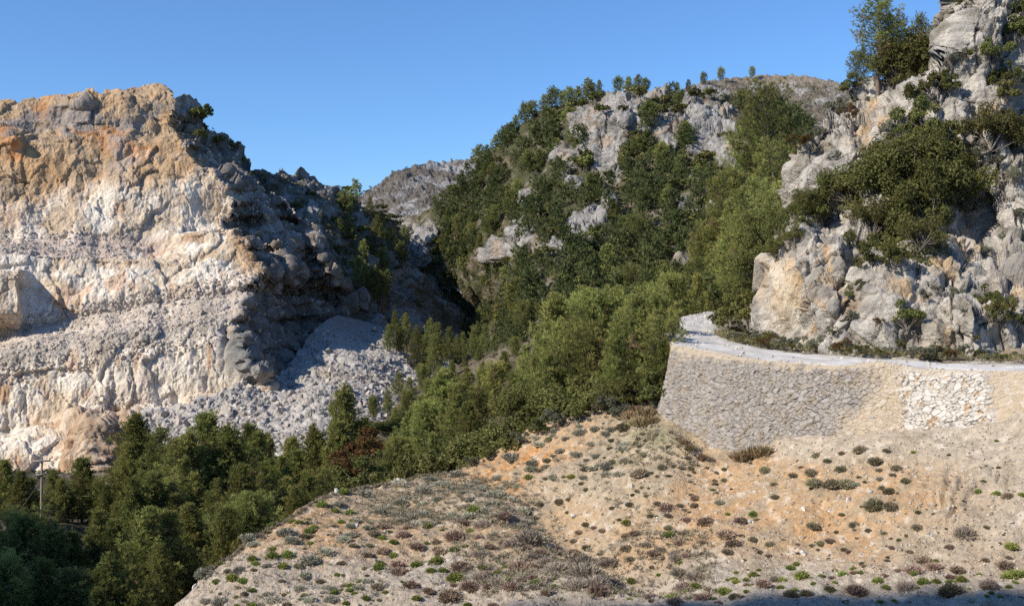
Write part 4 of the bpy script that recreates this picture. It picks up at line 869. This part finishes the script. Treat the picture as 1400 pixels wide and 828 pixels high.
# --- shrubs of the spoil slope
G11 = {'olive': 'olive cushion shrubs on the spoil slope', 'brown': 'brown spiny shrubs on the spoil slope', 'green': 'green herb clumps on the spoil slope', 'grey': 'grey shrubs on the spoil slope', 'dark': 'olive cushion shrubs on the spoil slope', 'twig': 'brown spiny shrubs on the spoil slope', 'straw': 'dry grass tufts by the wall'}
NM = {'olive': ('cushion_shrub', 'cushion', 'olive cushion shrub'), 'dark': ('cushion_shrub', 'cushion', 'dark cushion shrub'), 'brown': ('spiny_shrub', 'spiny shrub', 'brown spiny shrub'), 'twig': ('spiny_shrub', 'spiny shrub', 'bare twiggy shrub'),
      'green': ('herb_clump', 'herb', 'bright green herb clump'), 'grey': ('grey_shrub', 'grey shrub', 'silvery grey shrub'), 'straw': ('grass_tuft', 'tuft', 'straw coloured grass tuft')}
def shrub(px, py, r, kind, label=None, fat=1.0):
    p = spoil.at(px, py); nm, noun, desc = NM[kind]
    o = link(nm, random.choice(CUSH[kind])); s = 2.15 * r * p[1] / F * random.choice((.7, .85, 1.0, 1.0, 1.1, 1.25))
    o.location = (p[0], p[1], p[2] - .04 * s); o.rotation_euler = (random.uniform(-.12, .12) - .12, random.uniform(-.12, .12), random.uniform(0, 6.28)); o.scale = (s * fat, s, s * random.uniform(.85, 1.1))
    note(noun, desc, o, p, 'shrub' if kind not in ('green', 'straw') else 'plant', G11[kind], label); return o
HAND = {
 'olive': [(1048, 647, 8), (1087, 655, 8), (1110, 651, 8), (1132, 632, 9), (1117, 624, 6), (1151, 621, 6), (1063, 686, 8), (1116, 669, 11), (1138, 667, 10), (1151, 645, 9), (1113, 723, 8), (1053, 749, 8), (1030, 744, 7), (1178, 622, 10), (1199, 637, 11), (1214, 625, 5), (1227, 647, 7), (1156, 664, 11), (1197, 697, 13), (1221, 702, 10), (1255, 726, 11), (1188, 727, 6), (1167, 716, 6), (1378, 679, 8), (912, 694, 8), (1150, 702, 7),
           (1122, 744, 6), (845, 704, 6), (796, 701, 6), (761, 673, 8), (733, 674, 6), (876, 652, 12), (815, 761, 6), (861, 753, 6), (484, 750, 7), (516, 806, 8), (1060, 666, 5), (1378, 759, 5), (1219, 737, 4), (835, 690, 6), (800, 640, 6), (838, 632, 6), (905, 640, 6), (860, 688, 5), (1096, 640, 4), (900, 600, 5)],
 'dark': [(1241, 667, 9), (1218, 680, 8), (1134, 806, 9), (1301, 815, 16), (855, 589, 11), (1102, 812, 8), (1082, 818, 8), (1005, 820, 8)],
 'brown': [(966, 720, 9), (1003, 751, 9), (1015, 721, 8), (1263, 763, 10), (1277, 776, 15), (1250, 786, 12), (1374, 770, 12), (1171, 806, 12), (779, 727, 11), (622, 737, 14), (631, 779, 14), (656, 742, 9), (710, 775, 12), (613, 816, 14), (643, 806, 11), (586, 812, 9), (562, 805, 8), (700, 812, 12), (524, 750, 8), (547, 782, 10), (912, 695, 8), (597, 740, 8), (605, 762, 10), (735, 750, 9), (1309, 778, 9), (1135, 741, 6), (1045, 808, 10), (820, 812, 12), (960, 815, 10), (1210, 790, 7), (950, 682, 5), (670, 752, 7), (545, 765, 8), (850, 806, 9), (1355, 812, 8)],
 'twig': [(1320, 731, 17), (1353, 804, 11), (950, 785, 13), (760, 780, 14), (800, 785, 15), (840, 780, 12), (790, 808, 16), (720, 735, 12), (700, 745, 11), (660, 720, 10), (880, 790, 11), (1060, 795, 9), (1240, 805, 9), (745, 765, 10)],
 'green': [(1250, 624, 4), (1337, 672, 6), (1363, 675, 5), (1398, 678, 7), (1361, 601, 3), (1383, 749, 7), (1262, 801, 7), (1315, 796, 8), (1300, 800, 6), (1383, 784, 9), (1398, 782, 7), (1279, 763, 5), (1030, 786, 9), (1070, 796, 6), (1098, 797, 8), (1092, 789, 5), (1080, 775, 6), (1153, 787, 6), (920, 806, 7), (990, 806, 9), (916, 736, 6), (996, 707, 5), (1031, 707, 6), (953, 682, 4), (975, 672, 4), (723, 653, 6), (598, 774, 10), (585, 725, 6), (583, 740, 5), (677, 792, 8), (659, 777, 6), (680, 780, 6), (733, 804, 8), (649, 701, 8), (855, 711, 6), (918, 736, 6), (796, 736, 5), (622, 792, 8), (1250, 790, 5), (780, 650, 5),
           (373, 755, 7), (374, 765, 8), (393, 761, 6), (424, 744, 6), (423, 727, 7), (400, 714, 6), (470, 673, 7), (440, 693, 6), (458, 697, 5), (478, 699, 6), (318, 794, 6), (332, 796, 6), (343, 803, 6), (303, 774, 5), (518, 778, 7), (538, 744, 6), (482, 710, 5), (372, 713, 5), (409, 720, 5), (430, 722, 5), (350, 775, 5), (322, 812, 5), (297, 800, 5), (346, 770, 5), (387, 775, 6), (458, 812, 5), (500, 822, 6), (570, 822, 7), (460, 780, 5)],
 'grey': [(985, 694, 6), (1169, 665, 9), (281, 789, 11), (390, 735, 9), (347, 749, 11), (373, 817, 9), (447, 757, 10), (340, 735, 8), (424, 765, 10), (300, 822, 10), (470, 740, 8), (400, 745, 8), (775, 602, 7), (793, 592, 8), (700, 628, 10), (740, 590, 9), (715, 605, 8), (820, 560, 8), (845, 545, 10), (760, 590, 7), (628, 655, 9), (840, 527, 11), (1205, 660, 4), (410, 800, 8), (520, 700, 8), (480, 720, 7)],
 'straw': [(962, 628, 7), (1010, 632, 8), (1022, 630, 9), (1036, 629, 9), (1048, 626, 7), (1016, 634, 7), (870, 565, 9), (885, 575, 9), (878, 585, 8), (893, 580, 8), (935, 612, 6), (862, 575, 7), (945, 620, 5)]}
for k, v in HAND.items():
    for a in v: shrub(*a, k)
placed = [(a[0], a[1], a[2]) for v in HAND.values() for a in v]
def fill(n, kind, region, rr, gap=1.0, fat=(1, 1.3)):
    c = t = 0
    while c < n and t < n * 40:
        t += 1; px, py = region(); r = random.uniform(*rr)
        if py < float(fg_top(np.array([px]))[0]) + 7 or (px > 905 and py < float(base_line(px)) + 6) or py > 826: continue
        if any((px - x) ** 2 + ((py - y) * 1.5) ** 2 < ((r + q) * gap) ** 2 for x, y, q in placed): continue
        placed.append((px, py, r)); shrub(px, py, r, kind, None, random.uniform(*fat)); c += 1
U = random.uniform
terrace = lambda: (lambda t: (500 + 230 * t + U(-10, 20), 668 + U(-16, 50)))(random.random())
fill(46, 'grey', terrace, (4, 9), .75, (1.1, 1.9))
fill(40, 'brown', lambda: (U(520, 1000), U(700, 826)), (4, 9), .9)
fill(42, 'olive', lambda: (U(700, 960), U(600, 760)), (2.5, 6))
fill(26, 'olive', lambda: (U(1000, 1240), U(630, 790)), (2, 5))
fill(30, 'olive', lambda: (U(300, 520), U(690, 826)), (3, 7))
fill(20, 'grey', lambda: (U(280, 520), U(680, 826)), (4, 9), .9, (1, 1.7))
fill(36, 'green', lambda: (U(300, 700), U(690, 826)), (2.5, 6))
fill(50, 'green', lambda: (U(700, 1398), U(770, 824)), (2.5, 6))
fill(30, 'brown', lambda: (U(900, 1398), U(740, 824)), (2.5, 6))
fill(24, 'dark', lambda: (U(1200, 1395), U(620, 780)), (1.5, 3.5))
fill(24, 'twig', lambda: (U(640, 960), U(740, 815)), (5, 11), .7)
fill(40, 'grey', lambda: (U(640, 860), U(540, 660)), (3, 8), .8)
fill(30, 'olive', lambda: (U(860, 1010), U(590, 680)), (2.5, 5))

# --- boulders
def boulder(p, s, meshes, name, noun, desc, group, label=None, sink=.3):
    o = link(name, random.choice(meshes)); o.location = (p[0], p[1], p[2] + s * (.3 - sink)); o.rotation_euler = (random.uniform(0, 6.3), random.uniform(0, 6.3), random.uniform(0, 6.3)); o.scale = (s * U(.85, 1.2), s * U(.8, 1.1), s * U(.7, 1.05))
    note(noun, desc, o, p, 'rock', group, label)
BW = 'boulders on the quarry shelf'
for px, py, r in ((205, 434, 8), (228, 432, 6), (193, 447, 6), (240, 418, 6), (268, 408, 5), (300, 408, 6), (36, 441, 5), (48, 446, 5), (60, 438, 5), (105, 428, 5), (118, 425, 4), (150, 415, 4), (190, 420, 4), (212, 412, 5), (290, 395, 5), (312, 402, 7), (308, 425, 7), (255, 432, 4), (276, 430, 5), (325, 415, 7), (318, 440, 7), (200, 425, 5), (135, 420, 4), (20, 447, 4), (80, 433, 4), (8, 452, 4)):
    boulder(quarry.at(px, py), r * 200 / F, ROCK_P, 'boulder', 'boulder', 'tan boulder', BW)
for i in range(84):
    px = U(0, 335); py = 0.0; s_ = U(412, 452); py = s_ - .18 * (px - 170); boulder(quarry.at(px, py), U(.25, .6) * (1 + (px > 200) * .4), ROCK_P, 'boulder', 'boulder', 'pale boulder', BW)
for i in range(66):
    px = U(20, 172); boulder(quarry.at(px, 322 + U(0, 22) + .07 * (px - 90)), U(.3, .62), ROCK_P, 'boulder', 'boulder', 'pinkish boulder', 'boulders on the quarry bench')
for i in range(112):
    px = U(190, 590); t = float(np.interp(px, scree.px, scree.top)); py = U(t + 8, 585)
    if px < 480 and py < 455: py += 60
    boulder(scree.at(px, py), U(.5, 1.5) * U(.7, 1.15), ROCK_P, 'boulder', 'boulder', 'grey-white boulder', 'boulders on the scree')
for px, py, r in ((505, 482, 7), (515, 490, 7), (545, 492, 6), (420, 552, 8), (410, 545, 7), (385, 560, 6), (330, 555, 5), (345, 548, 6), (300, 570, 6), (440, 545, 7), (470, 500, 5), (560, 515, 5)):
    boulder(scree.at(px, py), r * 190 / F, ROCK_P, 'boulder', 'boulder', 'large grey-white boulder', 'boulders on the scree')
for px, py, r, lab in ((1191, 676, 6.5, 'white rounded stone between two cushion shrubs on the tan slope'), (1160, 685, 5.5, 'pale stone just below the silvery shrub'), (1100, 758, 7, 'white stone low on the orange slope'), (1101, 700, 6, 'pale elongated stone under the cushion shrubs'), (782, 689, 7, 'flat white slab tilted on the slope'), (864, 666, 6, 'white stone beside the widest cushion shrub on the slope'),
                       (881, 661, 4, 'small white stone just right of a white stone'), (544, 655, 6, 'white stone at the edge of the pines'), (1027, 720, 5, 'white stone among green herbs on the orange slope'), (1035, 678, 4, 'small pale stone in the middle of the slope'), (460, 664, 6, 'flat pale stone on the crest of the mound'), (453, 664 + 8, 5, 'small flat stone under the crest of the mound'), (487, 720, 5, 'pale stone among grey shrubs on the mound'), (266, 790, 6, 'white stone at the foot of the mound'), (1130, 626, 3, 'tiny pale stone near the wall')):
    boulder(spoil.at(px, py), r * .93 * spoil.at(px, py)[1] / F, ROCK_W, 'stone', 'stone', 'white stone', 'white stones on the spoil slope', lab)
for i in range(90):
    px = U(330, 1395); py = U(640, 822)
    if px > 905 and py < float(base_line(px)) + 6 or py < float(fg_top(np.array([px]))[0]) + 6: continue
    boulder(spoil.at(px, py), U(1.2, 2.8) * 60 / F, ROCK_W if random.random() < .5 else ROCK_P, 'stone', 'stone', 'small pale stone', 'white stones on the spoil slope')

# --- what nobody could count
rg = np.random.default_rng(77)
T1 = [rock_shape(300 + i, 1, 8, (1, .85, .7), 0) for i in range(6)]; T2 = [rock_shape(320 + i, 2, 10, (1, .85, .7), 0) for i in range(6)]
def rock_cols(n, a, b, rg=rg): t = rg.random((n, 1)); return np.array(a) * (1 - t) + np.array(b) * t
pts = [];
while len(pts) < 4200:
    px = U(185, 640); t = float(np.interp(px, scree.px, scree.top)); py = U(t + 4, 612)
    if py < 452 + .12 * (px - 430) and random.random() < .93: continue
    pts.append(scree.at(px, py))
scatter('scree_rubble', T2, np.array(pts), .13 + .75 * rg.random(4200) ** 3, rock_cols(4200, (.26, .24, .22), (.52, .475, .42)), M_BOULDER, rg)
pts = []
for i in range(3000):
    px = U(-20, 340); s_ = U(405, 462) if i % 3 else U(455, 500); pts.append(quarry.at(px, s_ - .18 * (px - 170)))
for i in range(700): px = U(0, 180); pts.append(quarry.at(px, 316 + U(0, 34) + .07 * (px - 90)))
for i in range(900):
    px = U(130, 360); pts.append(quarry.at(px, U(545, 600)))
for i in range(1600):
    py = U(150, 480); pts.append(quarry.at(float(q_ridge(py)) + abs(random.gauss(0, 55)), py))
scatter('quarry_rubble', T1, np.array(pts), .12 + .4 * rg.random(len(pts)) ** 2.5, rock_cols(len(pts), (.42, .355, .29), (.62, .54, .45)), M_BOULDER, rg)
pts = []
while len(pts) < 14000:
    px = U(240, 1500); py = U(560, 845)
    if py < float(fg_top(np.array([px]))[0]) + 3: continue
    pts.append(spoil.at(px, py))
scatter('gravel', T1, np.array(pts), .02 + .11 * rg.random(14000) ** 3.5, rock_cols(14000, (.30, .235, .165), (.56, .49, .40)), M_BOULDER, rg)
MINI = []
for s_, sh in ((401, 'cone'), (402, 'umbrella'), (403, 'bush'), (404, 'umbrella')):
    t_, c_ = make_pine(s_, 7.0, 2.1, .10, 30, 5, 1.0, sh, 0, .4, 1.0, 2.2, .16)
    V = np.empty(len(c_.vertices) * 3, np.float32); c_.vertices.foreach_get('co', V); MINI.append((V.reshape(-1, 3) / 7.0, np.arange(len(c_.vertices)).reshape(-1, 4)))
pts = []; t_ = 0
while len(pts) < 500 and t_ < 20000:
    t_ += 1; px = U(560, 1110); py = U(float(m_top(px)) + 5, 490)
    if in_rock(px, py + 4) or (in_rock(px, py - 10, .9) and random.random() < .8) or (abs(px - 800) < 30 and abs(py - 256) < 14) or (px < 610 and py > 330 + (px - 560)) or not try_spot(px, py, 7.5): continue
    pts.append(mountain.at(px, py))
scatter('mountain_wood', MINI, np.array(pts), 3.5 + 3.3 * rg.random(len(pts)), rock_cols(len(pts), (.115, .138, .055), (.21, .22, .09)), M_LEAF, rg, 1.0, False, False)
def clump(seed, n=26, leaf=.17, flat=.7):
    r = np.random.default_rng(seed); d = unit(r.normal(size=(n, 3))); d[:, 2] = np.abs(d[:, 2]); V, Q, C = leaves(r, d * r.uniform(.5, 1, (n, 1)) * np.array([1, 1, flat]), d, leaf * 1.6, np.ones((1, 3)), 0); return V, Q
CL = [clump(i) for i in range(5)]
pts = []
while len(pts) < 5200:
    px = U(545, 1290); py = U(float(m_top(px)) + 3, 520)
    if in_rock(px, py, .95) and random.random() > .03: continue
    if abs(px - 800) < 30 and abs(py - 256) < 12: continue
    pts.append(mountain.at(px, py))
scatter('undergrowth', CL, np.array(pts), .4 + 1.1 * rg.random(len(pts)) ** 1.5, rock_cols(len(pts), (.10, .11, .045), (.19, .185, .08)), M_LEAF, rg, .8, False, False)
pts = []
for i in range(1500): px = U(560, 985); t = float(np.interp(px, vslope.px, vslope.top)); pts.append(vslope.at(px, U(t, 690)))
for i in range(1300): px = U(-60, 560); pts.append(valley.at(px, U(625, 900)))
for i in range(700): px = U(390, 600); pts.append(left_hill.at(px, U(250, 420)))
for i in range(500): px = U(490, 720); pts.append(far_ridge.at(px, U(225, 330)))
for i in range(700): px = U(900, 1200); pts.append(far_dome.at(px, U(112, 250)))
scatter('brushwood', CL, np.array(pts), .25 + .75 * rg.random(len(pts)) ** 1.5, rock_cols(len(pts), (.075, .08, .036), (.17, .15, .08)), M_LEAF, rg, .7, False, False)
tw = [(lambda a: a[:2])(blades(np.random.default_rng(i), np.zeros((1, 3)), np.array([[0, 0, 1.]]), np.array([1.]), 16, .05, .8, np.ones((1, 3)))) for i in range(5)]
pts = []
for i in range(1500): px, py = terrace(); px += U(-30, 30); pts.append((px, py))
for i in range(1500): pts.append((U(620, 980), U(730, 815)))
for i in range(1300): pts.append((U(280, 900), U(560, 826)))
for i in range(500): pts.append((U(840, 980), U(550, 640)))
pts = np.array([spoil.at(px, max(py, float(fg_top(np.array([px]))[0]) + 3)) for px, py in pts if not (px > 905 and py < float(base_line(px)) + 3)])
scatter('low_scrub', tw, pts, .14 + .34 * rg.random(len(pts)) ** 1.5, rock_cols(len(pts), (.27, .225, .15), (.42, .35, .26)), M_SHRUB, rg, .75, False, False)
pts = []
for k in range(1500):
    i = int(U(.08, .82) * (nr - 1)); q = ri[i]
    if q[1] > 90: continue
    pts.append(q + np.array([U(-.5, .5), U(.0, 2.6), .12 + U(0, .3)]))
rb = []
for k in range(900):
    i = int(U(.08, .86) * (nr - 1)); a, b = ro[i], ri[i]; t = abs(random.gauss(0, .05)) if k % 3 else U(0, 1); rb.append(a + (b - a) * t + np.array([0, 0, .02]))
scatter('road_stones', T1, np.array(rb), .03 + .16 * rg.random(900) ** 3, rock_cols(900, (.45, .39, .31), (.62, .57, .5)), M_BOULDER, rg)
scatter('verge_grass', tw, np.array(pts), .15 + .35 * rg.random(len(pts)), rock_cols(len(pts), (.11, .12, .045), (.28, .24, .14)), M_SHRUB, rg, .9, False, False)

# --- the utility pole among the pines
g = valley.at_depth(56, 96); zt = -(624 - CY) / F * 96; H = zt - g[2]
pole = bpy.data.objects.new('utility_pole', None); COL.objects.link(pole); pole.location = (g[0], g[1], g[2]); pole.rotation_euler = (0, .012, .15)
tag(pole, 'slim weathered wooden utility pole standing among the dark pines under the quarry', 'utility pole')
def part(name, V, Q, col, parent, mat=M_WOOD): return link(name, mesh(name, V, Q, np.broadcast_to(np.array(col), V.shape), True, [mat]), parent)
zz = np.linspace(0, H, 12); V, Q = tube(np.stack([zz * 0, zz * 0, zz], -1), .12 - .04 * zz / H, 10); part('post', V, Q, (.33, .275, .21), pole)
def bar(a, b, w, h):
    a, b = np.array(a, float), np.array(b, float); d = unit(b - a); s_ = unit(np.cross(d, [0, 0, 1.])) * w / 2; u_ = np.array([0, 0, h / 2])
    V = np.array([p + i * s_ + j * u_ for p in (a, b) for i, j in ((-1, -1), (1, -1), (1, 1), (-1, 1))]); return V, np.array([[0, 3, 2, 1], [4, 5, 6, 7], [0, 1, 5, 4], [1, 2, 6, 5], [2, 3, 7, 6], [3, 0, 4, 7]])
V, Q = bar((-.75, -.13, H - .35), (.75, -.13, H - .35), .11, .12); part('crossarm', V, Q, (.34, .29, .22), pole)
V, Q = bar((-.45, -.14, H - 1.55), (.45, -.14, H - 1.55), .1, .11); part('crossarm', V, Q, (.30, .26, .2), pole)
for x, z in ((-.68, H - .29), (.68, H - .29), (-.4, H - 1.49), (.4, H - 1.49)):
    V, Q = tube(np.array([[x, -.13, z], [x, -.13, z + .06], [x, -.13, z + .10], [x, -.13, z + .16], [x, -.13, z + .2]]), [.03, .06, .035, .06, .02], 8); part('insulator', V, Q, (.42, .40, .37), pole)
s_ = np.linspace(0, 1, 8)[:, None]; a = np.array([0, 0, H - 2.0]); b = np.array([-3.4, 1.0, .2]); V, Q = tube(a + (b - a) * s_, [.018] * 8, 5); part('stay_wire', V, Q, (.22, .21, .2), pole)

# ------------------------------------------------------------------ labels that single each thing out
MARKS = [(205, 122, 'the quarry crest'), (345, 240, 'the quarry shoulder'), (560, 345, 'the pale rock fin'), (580, 226, 'the far bare ridge'), (850, 165, 'the main grey cliff band'), (812, 312, 'the middle outcrop'), (690, 345, 'the low speckled outcrop'), (945, 358, 'the small bend outcrop'),
         (800, 258, 'the sandy clearing'), (985, 170, 'the pale bluff'), (950, 445, 'the road bend'), (910, 530, 'the far wall end'), (500, 505, 'the scree fan'), (470, 345, 'the shaded gully'), (56, 670, 'the utility pole'), (158, 610, 'the dark quarry cleft'), (1068, 385, 'the orange rock face'), (1335, 60, 'the pointed rock tower'),
         (1100, 215, 'the rounded cliff nose'), (1240, 440, 'the low cliff bush'), (690, 645, 'the orange cut bank'), (1280, 555, 'the white wall patch'), (1020, 632, 'the lowest wall point'), (1295, 680, 'the eroded rills'), (460, 664, 'the mound crest'), (270, 790, 'the mound foot'), (1100, 757, 'the lone white stone'),
         (1320, 731, 'the big twiggy shrub'), (622, 737, 'the big brown shrub'), (782, 689, 'the flat white slab'), (855, 589, 'the lone dark shrub'), (90, 332, 'the rubble bench'), (205, 434, 'the largest shelf boulder'), (20, 400, 'the rock bluff'), (350, 485, 'the dark rock bulge'), (780, 400, 'the tall midslope pines'), (610, 570, 'the pines behind the mound'),
         (250, 650, 'the valley pine thicket'), (1380, 790, 'the green clump row'), (950, 785, 'the twiggy thicket'), (700, 812, 'the shadow edge'), (1180, 812, 'the shaded track'), (1240, 260, 'the big oak clump'), (1240, 90, 'the cliff top trees'), (1355, 200, 'the rock shelf'), (720, 200, 'the mountain skyline'), (620, 420, 'the dark ravine'), (700, 420, 'the lower wood'), (860, 400, 'the upper road wood'),
         (440, 790, 'the tan mound flank'), (1200, 665, 'the white rounded stone')]
ORD = ['leftmost', 'second from left', 'third from left', 'fourth from left', 'fifth from left', 'sixth from left', 'seventh from left', 'eighth from left', 'ninth from left', 'tenth from left', 'eleventh from left', 'twelfth from left']
ROW = ['top', 'second', 'third', 'fourth', 'fifth', 'sixth', 'seventh', 'eighth', 'ninth', 'tenth']
zones = {}
for noun, desc, px, py, o in THINGS:
    mx, my, m = min(MARKS, key=lambda k: (k[0] - px) ** 2 + (k[1] - py) ** 2)
    dx, dy = px - mx, py - my
    side = 'beside' if abs(dx) < 14 and abs(dy) < 14 else ('right of' if dx > 0 else 'left of') if abs(dx) > abs(dy) else ('below' if dy > 0 else 'above')
    zones.setdefault((noun, m, side), []).append((py, px, desc, o))
for (noun, m, side), v in zones.items():
    v.sort(key=lambda r: r[0]); nrow = max(1, math.ceil(len(v) / 8)); size = math.ceil(len(v) / nrow)
    for r in range(nrow):
        row = sorted(v[r * size:(r + 1) * size], key=lambda r: r[1])
        for i, (py, px, desc, o) in enumerate(row):
            n_ = len(row); od = 'only one' if n_ == 1 and nrow == 1 else ORD[min(i, 11)] if i < n_ - 1 or n_ == 1 else 'rightmost'
            for d_ in (desc, ' '.join(desc.split()[-2:])):
                o['label'] = f"{d_}, {od} {side} {m}" if nrow == 1 else f"{d_}, {od} in {ROW[min(r, 9)]} row {side} {m}"
                if len(o['label'].replace('-', ' ').split()) <= 16: break
# ------------------------------------------------------------------ light, sky, camera
EL, AZ = 34.0, 60.0                          # sun height; degrees left of straight behind the camera
sx, sy, sz = -math.sin(math.radians(AZ)) * math.cos(math.radians(EL)), -math.cos(math.radians(AZ)) * math.cos(math.radians(EL)), math.sin(math.radians(EL))
sun = bpy.data.lights.new('sun', 'SUN'); sun.energy = 4.2; sun.angle = math.radians(.5); sun.color = (1, .93, .82)
so = bpy.data.objects.new('sun', sun); COL.objects.link(so)
from mathutils import Vector
so.rotation_euler = Vector((sx, sy, sz)).to_track_quat('Z', 'Y').to_euler()
w = bpy.data.worlds.new('World'); scene.world = w; w.use_nodes = True; nt = w.node_tree
bg = nt.nodes['Background']; sky = nt.nodes.new('ShaderNodeTexSky'); sky.sky_type = 'NISHITA'; sky.sun_disc = False
sky.sun_elevation = math.radians(EL); sky.sun_rotation = math.atan2(sx, sy) % (2 * math.pi)
sky.altitude = 0; sky.air_density = 1.0; sky.dust_density = 0.0; sky.ozone_density = 10.0
nt.links.new(sky.outputs['Color'], bg.inputs['Color']); bg.inputs['Strength'].default_value = .126
cam = bpy.data.cameras.new('camera'); co = bpy.data.objects.new('camera', cam); COL.objects.link(co)
cam.sensor_fit = 'HORIZONTAL'; cam.sensor_width = 36; cam.lens = 36 * F / 1400; cam.clip_end = 20000; cam.clip_start = .1
co.rotation_euler = (math.radians(90), 0, 0); scene.camera = co
vs = scene.view_settings; vs.view_transform = 'Standard'; vs.look = 'None'; vs.gamma = 1; vs.exposure = .42
try: vs.use_curve_mapping = False
except Exception: pass
scene.cycles.max_bounces = 5; scene.cycles.diffuse_bounces = 3; scene.cycles.transmission_bounces = 4; scene.cycles.transparent_max_bounces = 4
scene.cycles.use_denoising = False
